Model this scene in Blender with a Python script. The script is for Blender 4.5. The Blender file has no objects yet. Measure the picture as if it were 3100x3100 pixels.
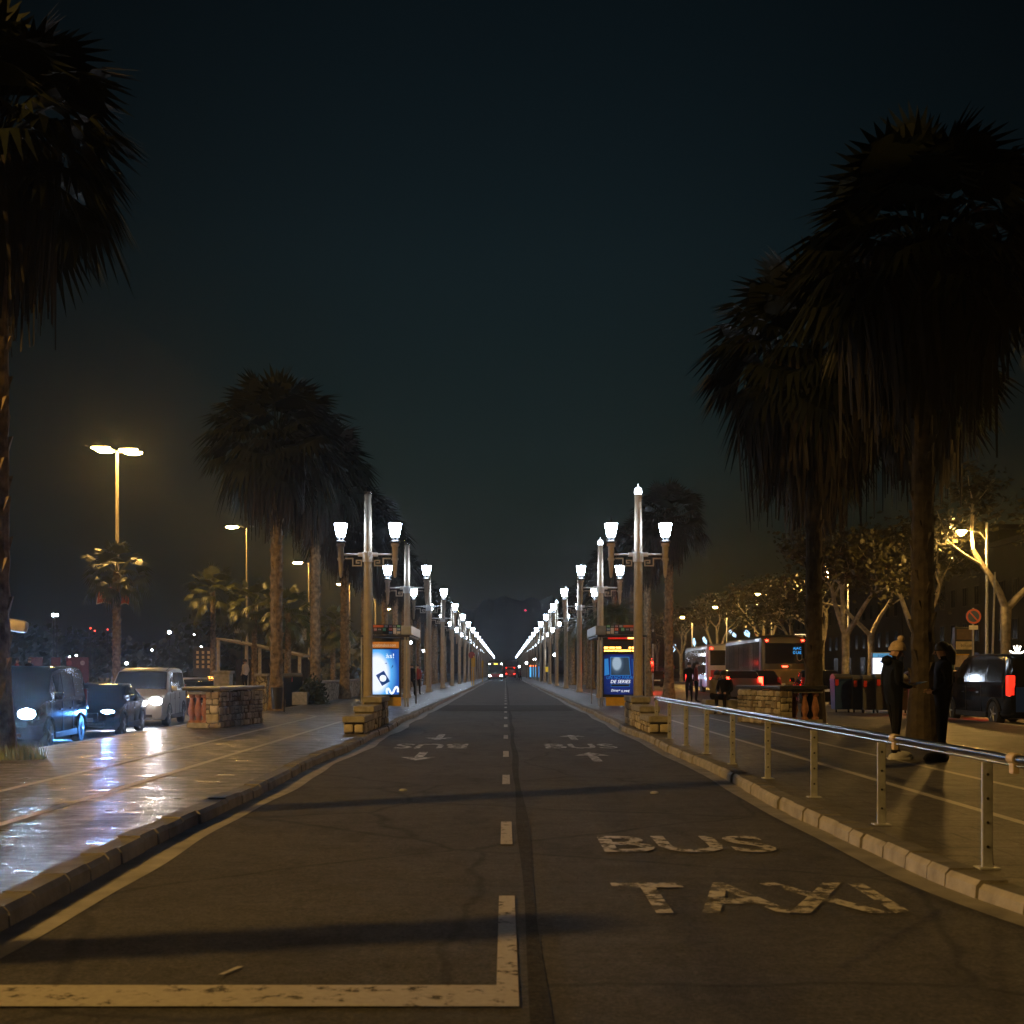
import bpy, bmesh, math, random
from mathutils import Vector, Matrix
R = math.radians
rng = random.Random(7)
SC = bpy.context.scene
COL = SC.collection
F, VX, VY, CH = 3600.0, 1530.0, 2034.0, 1.42      # focal length and vanishing point in photo pixels, eye height
PAVE = 0.12
LOW = -0.34                                      # the sunken carriageway on the left

def px(x, Y): return (x - VX) * Y / F             # photo column at a distance -> metres
def pz(y, Y): return CH - (y - VY) * Y / F

# ------------------------------------------------------------------ materials
MATS, KIDS = {}, {}
def principled(name):
    m = bpy.data.materials.new(name); m.use_nodes = True
    nt = m.node_tree; b = nt.nodes['Principled BSDF']
    return m, nt, b
def mat(name, col, rough=0.6, metal=0.0, var=0.25, scale=6.0, bump=0.0, bscale=40.0, spec=0.5, coat=0.0):
    if name in MATS: return MATS[name]
    m, nt, b = principled(name); N, L = nt.nodes, nt.links
    b.inputs['Roughness'].default_value = rough; b.inputs['Metallic'].default_value = metal
    b.inputs['Specular IOR Level'].default_value = spec
    b.inputs['Coat Weight'].default_value = coat; b.inputs['Coat Roughness'].default_value = 0.06
    tc = N.new('ShaderNodeTexCoord')
    n = N.new('ShaderNodeTexNoise'); n.inputs['Scale'].default_value = scale; n.inputs['Detail'].default_value = 5
    L.new(tc.outputs['Object'], n.inputs['Vector'])
    r = N.new('ShaderNodeValToRGB')
    lo = [c * (1 - var) for c in col]; hi = [min(1, c * (1 + var)) for c in col]
    r.color_ramp.elements[0].position = 0.3; r.color_ramp.elements[1].position = 0.72
    r.color_ramp.elements[0].color = (*lo, 1); r.color_ramp.elements[1].color = (*hi, 1)
    L.new(n.outputs['Fac'], r.inputs['Fac']); L.new(r.outputs['Color'], b.inputs['Base Color'])
    if bump:
        n2 = N.new('ShaderNodeTexNoise'); n2.inputs['Scale'].default_value = bscale; n2.inputs['Detail'].default_value = 4
        L.new(tc.outputs['Object'], n2.inputs['Vector'])
        bp = N.new('ShaderNodeBump'); bp.inputs['Strength'].default_value = bump; bp.inputs['Distance'].default_value = 0.02
        L.new(n2.outputs['Fac'], bp.inputs['Height']); L.new(bp.outputs['Normal'], b.inputs['Normal'])
    MATS[name] = m
    return m
def emit(name, col, strength):
    if name in MATS: return MATS[name]
    m, nt, b = principled(name)
    b.inputs['Base Color'].default_value = (*[min(1, c) * 0.5 for c in col], 1)
    b.inputs['Emission Color'].default_value = (*col, 1); b.inputs['Emission Strength'].default_value = strength
    MATS[name] = m
    return m

def asphalt(name, base, rough, worn, stains=0.5, bump=0.35, streak=0.0, cells=0.0, spec=0.5, rvar=0.12, cracks=False):
    m, nt, b = principled(name); N, L = nt.nodes, nt.links
    tc = N.new('ShaderNodeTexCoord'); P = tc.outputs['Object']
    def noise(s, d=6, r=0.6, sx=1, sy=1):
        mp = N.new('ShaderNodeMapping'); mp.inputs['Scale'].default_value = (sx, sy, 1)
        L.new(P, mp.inputs['Vector'])
        n = N.new('ShaderNodeTexNoise'); n.inputs['Scale'].default_value = s; n.inputs['Detail'].default_value = d
        n.inputs['Roughness'].default_value = r
        L.new(mp.outputs['Vector'], n.inputs['Vector']); return n.outputs['Fac']
    def ramp(fac, p0, p1, c0, c1):
        r = N.new('ShaderNodeValToRGB'); e = r.color_ramp.elements
        e[0].position, e[1].position = p0, p1; e[0].color = (*c0, 1); e[1].color = (*c1, 1)
        L.new(fac, r.inputs['Fac']); return r.outputs['Color']
    def mix(t, f, a, c):
        x = N.new('ShaderNodeMix'); x.data_type = 'RGBA'; x.blend_type = t
        if isinstance(f, float): x.inputs[0].default_value = f
        else: L.new(f, x.inputs[0])
        L.new(a, x.inputs[6]); L.new(c, x.inputs[7]); return x.outputs[2]
    c = ramp(noise(0.55, 7, 0.65), 0.32, 0.7, base, worn)
    g = ramp(noise(45, 3, 0.75), 0.34, 0.68, (0.40,) * 3, (1.5,) * 3)
    c = mix('MULTIPLY', 1.0, c, g)
    s = ramp(noise(1.7, 8, 0.7, 1, 0.35), 0.52, 0.66, (1,) * 3, (1 - stains,) * 3)
    c = mix('MULTIPLY', 1.0, c, s)
    c = mix('MULTIPLY', 1.0, c, ramp(noise(13, 5, 0.75), 0.36, 0.64, (0.68,) * 3, (1.22,) * 3))
    c = mix('MULTIPLY', 1.0, c, ramp(noise(4.2, 9, 0.8), 0.60, 0.68, (1,) * 3, (0.55,) * 3))
    hgt = noise(90, 4, 0.7)
    if cracks:
        cm = N.new('ShaderNodeMix'); cm.data_type = 'RGBA'; cm.inputs[0].default_value = 0.25; nn = N.new('ShaderNodeTexNoise'); nn.inputs['Scale'].default_value = 1.1; nn.inputs['Detail'].default_value = 6
        L.new(P, nn.inputs['Vector']); L.new(P, cm.inputs[6]); L.new(nn.outputs['Color'], cm.inputs[7])
        cv = N.new('ShaderNodeTexVoronoi'); cv.feature = 'DISTANCE_TO_EDGE'; cv.inputs['Scale'].default_value = 0.42; L.new(cm.outputs[2], cv.inputs['Vector'])
        c = mix('MULTIPLY', 0.8, c, ramp(cv.outputs['Distance'], 0.003, 0.012, (0.35,) * 3, (1,) * 3))
    if cells:
        v = N.new('ShaderNodeTexBrick'); v.inputs['Scale'].default_value = 1.0
        v.inputs['Brick Width'].default_value = cells * 1.5; v.inputs['Row Height'].default_value = cells
        v.inputs['Mortar Size'].default_value = 0.014; v.inputs['Color1'].default_value = (1, 1, 1, 1)
        v.inputs['Color2'].default_value = (0.86, 0.86, 0.86, 1); v.inputs['Mortar'].default_value = (0.28, 0.28, 0.28, 1)
        L.new(P, v.inputs['Vector']); c = mix('MULTIPLY', 1.0, c, v.outputs['Color'])
    L.new(c, b.inputs['Base Color'])
    rr = N.new('ShaderNodeMapRange'); rr.inputs[1].default_value = 0.3; rr.inputs[2].default_value = 0.7
    rr.inputs[3].default_value = max(0.05, rough - rvar); rr.inputs[4].default_value = min(1, rough + rvar)
    L.new(noise(2.6, 9, 0.78, 0.8, 1.5), rr.inputs[0]); L.new(rr.outputs[0], b.inputs['Roughness'])
    b.inputs['Specular IOR Level'].default_value = spec
    bp = N.new('ShaderNodeBump'); bp.inputs['Strength'].default_value = bump; bp.inputs['Distance'].default_value = 0.012
    L.new(hgt, bp.inputs['Height'])
    if cells:
        b3 = N.new('ShaderNodeBump'); b3.inputs['Strength'].default_value = 0.35; b3.inputs['Distance'].default_value = 0.012; b3.invert = True
        L.new(v.outputs['Fac'], b3.inputs['Height']); L.new(b3.outputs['Normal'], bp.inputs['Normal'])
    if streak:
        b2 = N.new('ShaderNodeBump'); b2.inputs['Strength'].default_value = streak; b2.inputs['Distance'].default_value = 0.05
        L.new(noise(1.6, 5, 0.6, 1.0, 1.6), b2.inputs['Height']); 
        if cells: L.new(b2.outputs['Normal'], b3.inputs['Normal'])
        else: L.new(b2.outputs['Normal'], bp.inputs['Normal'])
    L.new(bp.outputs['Normal'], b.inputs['Normal'])
    MATS[name] = m
    return m

def paint(name, col, wear=0.5, scale=9.0):
    # thermoplastic road paint worn through in patches: the worn spots are really gone
    m, nt, b = principled(name); N, L = nt.nodes, nt.links
    tc = N.new('ShaderNodeTexCoord'); n = N.new('ShaderNodeTexNoise')
    n.inputs['Scale'].default_value = scale; n.inputs['Detail'].default_value = 8; n.inputs['Roughness'].default_value = 0.7
    L.new(tc.outputs['Object'], n.inputs['Vector'])
    r = N.new('ShaderNodeValToRGB'); e = r.color_ramp.elements
    e[0].position, e[1].position = max(0, wear - 0.08), min(1, wear + 0.06)
    L.new(n.outputs['Fac'], r.inputs['Fac'])
    L.new(r.outputs['Color'], b.inputs['Alpha'])
    n2 = N.new('ShaderNodeTexNoise'); n2.inputs['Scale'].default_value = 30; L.new(tc.outputs['Object'], n2.inputs['Vector'])
    r2 = N.new('ShaderNodeValToRGB'); r2.color_ramp.elements[0].color = (*[c * 0.6 for c in col], 1); r2.color_ramp.elements[1].color = (*col, 1)
    L.new(n2.outputs['Fac'], r2.inputs['Fac']); L.new(r2.outputs['Color'], b.inputs['Base Color'])
    b.inputs['Roughness'].default_value = 0.6
    MATS[name] = m
    return m

def rubble(name, c1, c2, mortar, scale=4.5):
    m, nt, b = principled(name); N, L = nt.nodes, nt.links
    tc = N.new('ShaderNodeTexCoord')
    nz = N.new('ShaderNodeTexNoise'); nz.inputs['Scale'].default_value = 3; L.new(tc.outputs['Object'], nz.inputs['Vector'])
    mx = N.new('ShaderNodeMix'); mx.data_type = 'RGBA'; mx.inputs[0].default_value = 0.2
    L.new(tc.outputs['Object'], mx.inputs[6]); L.new(nz.outputs['Color'], mx.inputs[7])
    v = N.new('ShaderNodeTexVoronoi'); v.feature = 'DISTANCE_TO_EDGE'; v.inputs['Scale'].default_value = scale
    v2 = N.new('ShaderNodeTexVoronoi'); v2.inputs['Scale'].default_value = scale
    L.new(mx.outputs[2], v.inputs['Vector']); L.new(mx.outputs[2], v2.inputs['Vector'])
    r = N.new('ShaderNodeValToRGB'); r.color_ramp.elements[0].position = 0.015; r.color_ramp.elements[1].position = 0.10
    L.new(v.outputs['Distance'], r.inputs['Fac'])
    sc = N.new('ShaderNodeSeparateColor'); L.new(v2.outputs['Color'], sc.inputs[0])
    cr = N.new('ShaderNodeValToRGB'); cr.color_ramp.elements[0].color = (*c1, 1); cr.color_ramp.elements[1].color = (*c2, 1)
    L.new(sc.outputs[0], cr.inputs['Fac'])
    n3 = N.new('ShaderNodeTexNoise'); n3.inputs['Scale'].default_value = 25; n3.inputs['Detail'].default_value = 6
    L.new(tc.outputs['Object'], n3.inputs['Vector'])
    m3 = N.new('ShaderNodeMix'); m3.data_type = 'RGBA'; m3.blend_type = 'OVERLAY'; m3.inputs[0].default_value = 0.7
    L.new(cr.outputs['Color'], m3.inputs[6]); L.new(n3.outputs['Fac'], m3.inputs[7])
    m4 = N.new('ShaderNodeMix'); m4.data_type = 'RGBA'; m4.inputs[6].default_value = (*mortar, 1)
    L.new(r.outputs['Color'], m4.inputs[0]); L.new(m3.outputs[2], m4.inputs[7])
    L.new(m4.outputs[2], b.inputs['Base Color']); b.inputs['Roughness'].default_value = 0.9
    bp = N.new('ShaderNodeBump'); bp.inputs['Strength'].default_value = 1.0; bp.inputs['Distance'].default_value = 0.06
    ad = N.new('ShaderNodeMath'); ad.operation = 'MULTIPLY_ADD'; ad.inputs[1].default_value = 0.25
    L.new(n3.outputs['Fac'], ad.inputs[0]); L.new(r.outputs['Color'], ad.inputs[2])
    L.new(ad.outputs[0], bp.inputs['Height']); L.new(bp.outputs['Normal'], b.inputs['Normal'])
    MATS[name] = m
    return m

# ------------------------------------------------------------------ mesh helpers
class MB:
    def __init__(s): s.v, s.f, s.m = [], [], []
    def add(s, vs, fs, mi=0):
        o = len(s.v); s.v += [tuple(v) for v in vs]
        s.f += [tuple(i + o for i in f) for f in fs]; s.m += [mi] * len(fs); return s
    def box(s, x0, x1, y0, y1, z0, z1, mi=0):
        vs = [(x, y, z) for z in (z0, z1) for y in (y0, y1) for x in (x0, x1)]
        return s.add(vs, [(0, 2, 3, 1), (4, 5, 7, 6), (0, 1, 5, 4), (2, 6, 7, 3), (0, 4, 6, 2), (1, 3, 7, 5)], mi)
    def bbox(s, x0, x1, y0, y1, z0, z1, b=0.01, mi=0):
        # box with chamfered edges
        bm = bmesh.new(); bmesh.ops.create_cube(bm, size=1)
        for v in bm.verts:
            v.co = Vector(((x0 + x1) / 2 + v.co.x * (x1 - x0), (y0 + y1) / 2 + v.co.y * (y1 - y0), (z0 + z1) / 2 + v.co.z * (z1 - z0)))
        b = min(b, 0.45 * min(abs(x1 - x0), abs(y1 - y0), abs(z1 - z0)))
        bmesh.ops.bevel(bm, geom=bm.edges[:], offset=b, segments=2, profile=0.6, affect='EDGES')
        s.bm(bm, mi); return s
    def bm(s, bm, mi=0):
        bm.verts.index_update(); s.add([v.co[:] for v in bm.verts], [tuple(v.index for v in f.verts) for f in bm.faces], mi); bm.free()
    def lathe(s, prof, c=(0, 0, 0), n=16, axis='z', mi=0, cap=True):
        o = []
        for r, h in prof:
            for k in range(n):
                a = 2 * math.pi * k / n; u, w = r * math.cos(a), r * math.sin(a)
                p = (u, w, h) if axis == 'z' else ((h, u, w) if axis == 'x' else (w, h, u))
                o.append((c[0] + p[0], c[1] + p[1], c[2] + p[2]))
        fs = []
        for i in range(len(prof) - 1):
            for k in range(n):
                a, b = i * n + k, i * n + (k + 1) % n
                fs.append((a, b, b + n, a + n))
        if cap:
            fs.append(tuple(range(n))[::-1]); fs.append(tuple(range((len(prof) - 1) * n, len(prof) * n)))
        return s.add(o, fs, mi)
    def tube(s, pts, rad, n=8, mi=0, cap=True):
        pts = [Vector(p) for p in pts]
        if not isinstance(rad, (list, tuple)): rad = [rad] * len(pts)
        o = []; up = Vector((0, 0, 1)); prev = None
        for i, p in enumerate(pts):
            d = (pts[min(i + 1, len(pts) - 1)] - pts[max(i - 1, 0)]).normalized()
            if prev is None:
                a = d.cross(up)
                if a.length < 0.05: a = d.cross(Vector((0, 1, 0)))
            else: a = prev - d * prev.dot(d)
            a.normalize(); prev = a; b = d.cross(a)
            for k in range(n):
                t = 2 * math.pi * k / n; o.append(p + (a * math.cos(t) + b * math.sin(t)) * rad[i])
        fs = []
        for i in range(len(pts) - 1):
            for k in range(n):
                q, w = i * n + k, i * n + (k + 1) % n
                fs.append((q, w, w + n, q + n))
        if cap: fs += [tuple(range(n))[::-1], tuple(range((len(pts) - 1) * n, len(pts) * n))]
        return s.add(o, fs, mi)
    def prism(s, poly, axis, a, b, mi=0):
        # polygon given in the two other axes, pushed from a to b
        n = len(poly)
        def P(u, w, h): return (h, u, w) if axis == 'x' else ((u, h, w) if axis == 'y' else (u, w, h))
        vs = [P(u, w, a) for u, w in poly] + [P(u, w, b) for u, w in poly]
        fs = [(i, (i + 1) % n, (i + 1) % n + n, i + n) for i in range(n)] + [tuple(range(n))[::-1], tuple(range(n, 2 * n))]
        return s.add(vs, fs, mi)
    def ellipsoid(s, c, r, nu=14, nv=8, mi=0, z0=-1.0, z1=1.0):
        pr = []
        for i in range(nv + 1):
            t = z0 + (z1 - z0) * i / nv; t = max(-1, min(1, t))
            pr.append((math.sqrt(max(0.0004, 1 - t * t)), t))
        o = len(s.v); s.lathe(pr, (0, 0, 0), nu, 'z', mi)
        for i in range(o, len(s.v)):
            v = s.v[i]; s.v[i] = (c[0] + v[0] * r[0], c[1] + v[1] * r[1], c[2] + v[2] * r[2])
        return s
    def xf(s, M, start=0):
        for i in range(start, len(s.v)): s.v[i] = tuple(M @ Vector(s.v[i]))
        return s
    def mesh(s, name, mats, smooth=False, fix=True):
        me = bpy.data.meshes.new(name); me.from_pydata(s.v, [], s.f)
        if not isinstance(mats, (list, tuple)): mats = [mats]
        for m in mats: me.materials.append(m)
        for p, i in zip(me.polygons, s.m): p.material_index = i
        if fix:
            b = bmesh.new(); b.from_mesh(me); bmesh.ops.recalc_face_normals(b, faces=b.faces[:]); b.to_mesh(me); b.free()
        me.validate(); me.update()
        if smooth:
            for p in me.polygons: p.use_smooth = True
            try: me.set_sharp_from_angle(angle=R(38))
            except Exception: pass
        return me
    def build(s, name, mats, parent=None, smooth=False, label=None, loc=(0, 0, 0), fix=True):
        return link(name, s.mesh(name, mats, smooth, fix), parent, label, loc)
def link(name, me, parent=None, label=None, loc=(0, 0, 0)):
    o = bpy.data.objects.new(name, me); COL.objects.link(o); o.location = loc
    if parent:
        o.parent = parent; KIDS.setdefault(parent.name, []).append(o)
    if label: o['label'] = label
    return o
def tag(o, label, cat, group=None, kind=None):
    o['label'] = label; o['category'] = cat
    if group: o['group'] = group
    if kind: o['kind'] = kind
    return o
def thing(name, label, cat, loc=(0, 0, 0), rz=0.0, group=None):
    o = bpy.data.objects.new(name, None); COL.objects.link(o); o.location = loc; o.rotation_euler = (0, 0, rz)
    o.empty_display_size = 0.2
    return tag(o, label, cat, group)
def struct(o): o['kind'] = 'structure'; return o
def copy_tree(o, label=None, loc=None, rz=None, scale=None, parent=None, group=None):
    c = o.copy(); COL.objects.link(c)
    if parent is not None:
        c.parent = parent; KIDS.setdefault(parent.name, []).append(c)
    if label: c['label'] = label
    if group: c['group'] = group
    if loc is not None: c.location = loc
    if rz is not None: c.rotation_euler = (0, 0, rz)
    if scale is not None: c.scale = scale if isinstance(scale, (tuple, list)) else (scale,) * 3
    for ch in kids(o): copy_tree(ch, parent=c)
    return c
def kids(o): return list(KIDS.get(o.name, []))
def text_mesh(body, w, h, shear=0.0, depth=0.0, bold=0.0):
    cu = bpy.data.curves.new('lettering', 'FONT'); cu.body = body; cu.extrude = depth; cu.shear = shear; cu.resolution_u = 3; cu.offset = bold
    o = bpy.data.objects.new('lettering', cu); COL.objects.link(o)
    dg = bpy.context.evaluated_depsgraph_get(); dg.update()
    me = bpy.data.meshes.new_from_object(o.evaluated_get(dg)); bpy.data.objects.remove(o); bpy.data.curves.remove(cu)
    xs = [v.co.x for v in me.vertices]; ys = [v.co.y for v in me.vertices]
    x0, x1, y0, y1 = min(xs), max(xs), min(ys), max(ys)
    for v in me.vertices:
        v.co.x = ((v.co.x - x0) / (x1 - x0) - 0.5) * w; v.co.y = ((v.co.y - y0) / (y1 - y0) - 0.5) * h
    return me
def lettering(body, w, h, m, parent, loc, rot=(R(90), 0, 0), name='lettering', shear=0.0):
    me = text_mesh(body, w, h, shear); me.materials.clear(); me.materials.append(m)
    o = link(name, me, parent, None, loc); o.rotation_euler = rot
    return o

# ------------------------------------------------------------------ shared materials
M = {}
M['asphalt'] = asphalt('asphalt', (0.046, 0.044, 0.042), 0.78, (0.070, 0.067, 0.063), 0.45, 0.8, spec=0.3, cracks=True)
M['patch'] = asphalt('fresh_asphalt', (0.028, 0.027, 0.027), 0.85, (0.040, 0.039, 0.038), 0.3, 0.6, spec=0.15)
M['pave'] = asphalt('paving', (0.052, 0.049, 0.044), 0.45, (0.080, 0.076, 0.069), 0.5, 0.2, 0.10, 0.4, 0.42, 0.34)
M['pave2'] = asphalt('paving_matt', (0.080, 0.076, 0.070), 0.55, (0.108, 0.102, 0.094), 0.35, 0.35, 0.2, 0.4)
M['lowroad'] = asphalt('side_road_asphalt', (0.045, 0.043, 0.041), 0.6, (0.065, 0.062, 0.059), 0.3, 0.4)
M['soil'] = asphalt('park_soil', (0.035, 0.032, 0.022), 0.9, (0.05, 0.045, 0.03), 0.4, 0.5)
M['kerb_top'] = mat('dirty_kerb_top', (0.10, 0.095, 0.085), 0.85, 0, 0.35, 5, 0.4, 30)
M['kerb'] = mat('kerb_granite', (0.25, 0.23, 0.195), 0.75, 0, 0.3, 5, 0.4, 30)
M['gutter'] = mat('gutter_concrete', (0.21, 0.20, 0.185), 0.7, 0, 0.35, 3, 0.3, 40)
M['white_paint'] = paint('white_paint', (0.40, 0.37, 0.32), 0.40)
M['taxi_paint'] = paint('very_worn_white_paint', (0.48, 0.455, 0.42), 0.50, 5.0)
M['worn_paint'] = paint('worn_white_paint', (0.42, 0.40, 0.375), 0.47, 8.0)
M['thin_paint'] = paint('thin_white_paint', (0.5, 0.48, 0.46), 0.30, 3.0)
M['stone_slab'] = mat('stone_slab', (0.27, 0.255, 0.225), 0.85, 0, 0.3, 8, 0.5, 30)
M['rubble'] = rubble('rubble_stone', (0.24, 0.21, 0.15), (0.50, 0.45, 0.35), (0.11, 0.095, 0.07), 6.2)
M['mortar'] = mat('lime_mortar', (0.09, 0.08, 0.062), 0.95, 0, 0.3, 14, 0.6, 40)
M['stone_a'] = mat('field_stone', (0.34, 0.30, 0.22), 0.9, 0, 0.35, 7, 0.7, 26); M['stone_b'] = mat('pale_field_stone', (0.46, 0.41, 0.32), 0.9, 0, 0.3, 7, 0.7, 26); M['stone_c'] = mat('brown_field_stone', (0.24, 0.19, 0.13), 0.9, 0, 0.35, 7, 0.7, 26)
STONES = [M['mortar'], M['stone_a'], M['stone_b'], M['stone_c']]
def stone_face(mb, u0, u1, z0, z1, place, seed):
    # coursed rubble: every stone is a chamfered, slightly turned lump standing proud of the mortar
    k = random.Random(seed); z = z0
    while z < z1 - 0.05:
        h = min(k.uniform(0.11, 0.24), z1 - z); u = u0
        if z1 - z - h < 0.06: h = z1 - z
        while u < u1 - 0.03:
            w_ = min(k.uniform(0.11, 0.32), u1 - u)
            if u1 - u - w_ < 0.07: w_ = u1 - u
            i0 = len(mb.v); g = 0.008; split = k.random() < 0.45 and h > 0.17
            for (za, zb) in (((z, z + h * 0.5), (z + h * 0.5, z + h)) if split else ((z, z + h),)):
                mb.bbox(u + g, u + w_ - g, -k.uniform(0.012, 0.042), 0.05, za + g, zb - g, 0.04, k.choice((1, 1, 2, 2, 3)))
            for i in range(i0, len(mb.v)):
                p = mb.v[i]; mb.v[i] = place(p[0] + k.uniform(-.014, .014), p[1], p[2] + k.uniform(-.014, .014))
            u += w_
        z += h
M['brick_red'] = mat('terracotta', (0.30, 0.13, 0.07), 0.8, 0, 0.3, 10, 0.4, 40)
M['dark_cap'] = mat('dark_coping', (0.035, 0.034, 0.033), 0.28, 0, 0.3, 6, 0.1, 30)
M['pole'] = mat('lamppost_paint', (0.44, 0.375, 0.28), 0.5, 0.0, 0.15, 4, 0.15, 40)
M['zinc'] = mat('galvanised_steel', (0.42, 0.43, 0.44), 0.45, 0.25, 0.2, 12, 0.1, 60)
M['steel'] = mat('brushed_steel', (0.24, 0.24, 0.24), 0.24, 1.0, 0.12, 8)
M['alu'] = mat('grey_aluminium', (0.30, 0.31, 0.31), 0.4, 0.6, 0.15, 5)
M['black'] = mat('black_rubber', (0.012, 0.012, 0.012), 0.7)
M['dark_metal'] = mat('dark_metal', (0.03, 0.03, 0.032), 0.45, 0.3)
M['glass'] = mat('dark_glass', (0.010, 0.011, 0.012), 0.06, 0.0, 0.1, 2, spec=0.8)
M['white'] = mat('white_plastic', (0.62, 0.62, 0.60), 0.4, 0, 0.08)
M['yellow'] = mat('yellow_sheet', (0.62, 0.36, 0.02), 0.45, 0, 0.1)
M['chrome'] = mat('chrome', (0.7, 0.7, 0.7), 0.12, 1.0, 0.05)
M['skin'] = mat('skin', (0.42, 0.26, 0.19), 0.55, 0, 0.08)
M['hair'] = mat('dark_hair', (0.02, 0.014, 0.010), 0.6)
M['navy'] = mat('navy_jacket', (0.004, 0.006, 0.012), 0.8, 0, 0.3, 10, 0.5, 14, spec=0.15)
M['blackcloth'] = mat('black_cloth', (0.004, 0.004, 0.0045), 0.85, 0, 0.3, 10, 0.4, 20, spec=0.15)
M['jeans'] = mat('dark_trousers', (0.006, 0.0065, 0.009), 0.85, 0, 0.3, 10, 0.3, 30, spec=0.15)
M['beige'] = mat('beige_knit', (0.55, 0.42, 0.30), 0.9, 0, 0.2, 20, 0.8, 60)
M['red_cloth'] = mat('red_cloth', (0.22, 0.02, 0.015), 0.8)
M['grey_cloth'] = mat('grey_cloth', (0.16, 0.14, 0.12), 0.85)
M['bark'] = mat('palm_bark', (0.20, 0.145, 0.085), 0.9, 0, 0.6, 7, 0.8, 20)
M['bark_shaded'] = mat('shaded_palm_bark', (0.045, 0.034, 0.023), 0.95, 0, 0.45, 7, 0.8, 20)  # shade on the right-hand trunks, put into the bark colour
M['plane_bark'] = mat('plane_tree_bark', (0.30, 0.26, 0.19), 0.85, 0, 0.45, 5, 0.4, 14)
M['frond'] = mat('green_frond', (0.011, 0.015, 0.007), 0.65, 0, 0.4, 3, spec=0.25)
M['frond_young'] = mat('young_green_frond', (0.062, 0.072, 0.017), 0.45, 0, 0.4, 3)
M['dead_frond'] = mat('dry_frond', (0.018, 0.0135, 0.009), 0.9, 0, 0.4, 3)
M['leaf'] = mat('plane_leaf', (0.032, 0.028, 0.007), 0.55, 0, 0.5, 2)
M['dark_leaf'] = mat('hedge_leaf', (0.03, 0.04, 0.016), 0.6, 0, 0.4, 2)
M['white_lamp'] = emit('white_lamp_glass', (0.70, 0.83, 1.0), 90)
M['white_lamp_far'] = emit('white_lamp_glass_far', (0.72, 0.84, 1.0), 18)
M['sodium'] = emit('sodium_lens', (1.0, 0.56, 0.135), 420)
M['sodium_near'] = emit('sodium_lens_new', (1.0, 0.56, 0.135), 12500)
M['sodium_dim'] = emit('sodium_lens_dim', (1.0, 0.56, 0.135), 600)
M['sodium_one'] = emit('sodium_lens_bright', (1.0, 0.56, 0.135), 900)
M['sodium_small'] = emit('sodium_lens_small', (1.0, 0.56, 0.135), 3600)
M['headlight'] = emit('headlight_lens', (0.46, 0.72, 1.0), 320)
M['headlight_blue'] = emit('headlight_lens_blue', (0.24, 0.54, 1.0), 210)
M['headlight_warm'] = emit('headlight_lens_warm', (0.90, 0.93, 1.0), 260)
M['taillight'] = emit('tail_light', (1.0, 0.014, 0.006), 45)
M['tail_off'] = mat('tail_lens_off', (0.16, 0.008, 0.006), 0.2)
M['led_red'] = emit('led_red', (1.0, 0.12, 0.02), 9)
M['led_orange'] = emit('led_orange', (1.0, 0.38, 0.07), 9)
M['led_blue'] = emit('led_blue', (0.04, 0.4, 1.0), 1.2)
M['screen_white'] = emit('lit_white_panel', (0.85, 0.92, 1.0), 1.6)
M['globe'] = emit('globe_lamp', (0.85, 0.9, 1.0), 60)
SKY_TINT, SKY_STRENGTH, HAZE, HAZE_G = (0.68, 1.0, 0.63), 0.115, 0.00034, 0.86
SKY_RAMP = [(0.0, (.22,)*3), (0.08, (.33,)*3), (0.17, (.72,)*3), (0.33, (1,)*3), (0.5, (.8,)*3), (1.0, (.4,)*3)]
# ================================================================== camera, sky, air
cam = bpy.data.cameras.new('camera'); cob = bpy.data.objects.new('camera', cam); COL.objects.link(cob)
cob.location = (0, 0, CH); cob.rotation_euler = (R(90), 0, 0)
cam.sensor_width = 36; cam.lens = F / 3100 * 36; cam.shift_x = (1550 - VX) / 3100; cam.shift_y = (VY - 1550) / 3100
cam.clip_start = 0.1; cam.clip_end = 3000
cam.dof.use_dof = True; cam.dof.focus_distance = 34; cam.dof.aperture_fstop = 4.5
SC.camera = cob
w = bpy.data.worlds.new('World'); SC.world = w; w.use_nodes = True
N, L = w.node_tree.nodes, w.node_tree.links
sky = N.new('ShaderNodeTexSky'); sky.sky_type = 'NISHITA'; sky.sun_disc = False
sky.sun_elevation = R(-3); sky.sun_rotation = R(0); sky.air_density = 1.0; sky.dust_density = 1.0; sky.ozone_density = 2.0
tint = N.new('ShaderNodeMix'); tint.data_type = 'RGBA'; tint.blend_type = 'MULTIPLY'; tint.inputs[0].default_value = 1
tint.inputs[7].default_value = (SKY_TINT[0], SKY_TINT[1], SKY_TINT[2], 1)
L.new(sky.outputs[0], tint.inputs[6])
gc = N.new('ShaderNodeNewGeometry'); sp = N.new('ShaderNodeSeparateXYZ'); L.new(gc.outputs['Incoming'], sp.inputs[0])
ng = N.new('ShaderNodeMath'); ng.operation = 'MULTIPLY'; ng.inputs[1].default_value = -1; L.new(sp.outputs['Z'], ng.inputs[0])
rp = N.new('ShaderNodeValToRGB'); els = rp.color_ramp.elements
for i_, (p_, v_) in enumerate(SKY_RAMP):
    e_ = els[i_] if i_ < 2 else els.new(p_)
    e_.position = p_
for e_, (p_, v_) in zip(sorted(els, key=lambda q: q.position), SKY_RAMP): e_.color = (*v_, 1)
L.new(ng.outputs[0], rp.inputs['Fac'])
t2_ = N.new('ShaderNodeMix'); t2_.data_type = 'RGBA'; t2_.blend_type = 'MULTIPLY'; t2_.inputs[0].default_value = 1
ax_ = N.new('ShaderNodeMath'); ax_.operation = 'ABSOLUTE'; L.new(sp.outputs['X'], ax_.inputs[0])
ar_ = N.new('ShaderNodeMapRange'); ar_.interpolation_type = 'SMOOTHSTEP'
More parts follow.
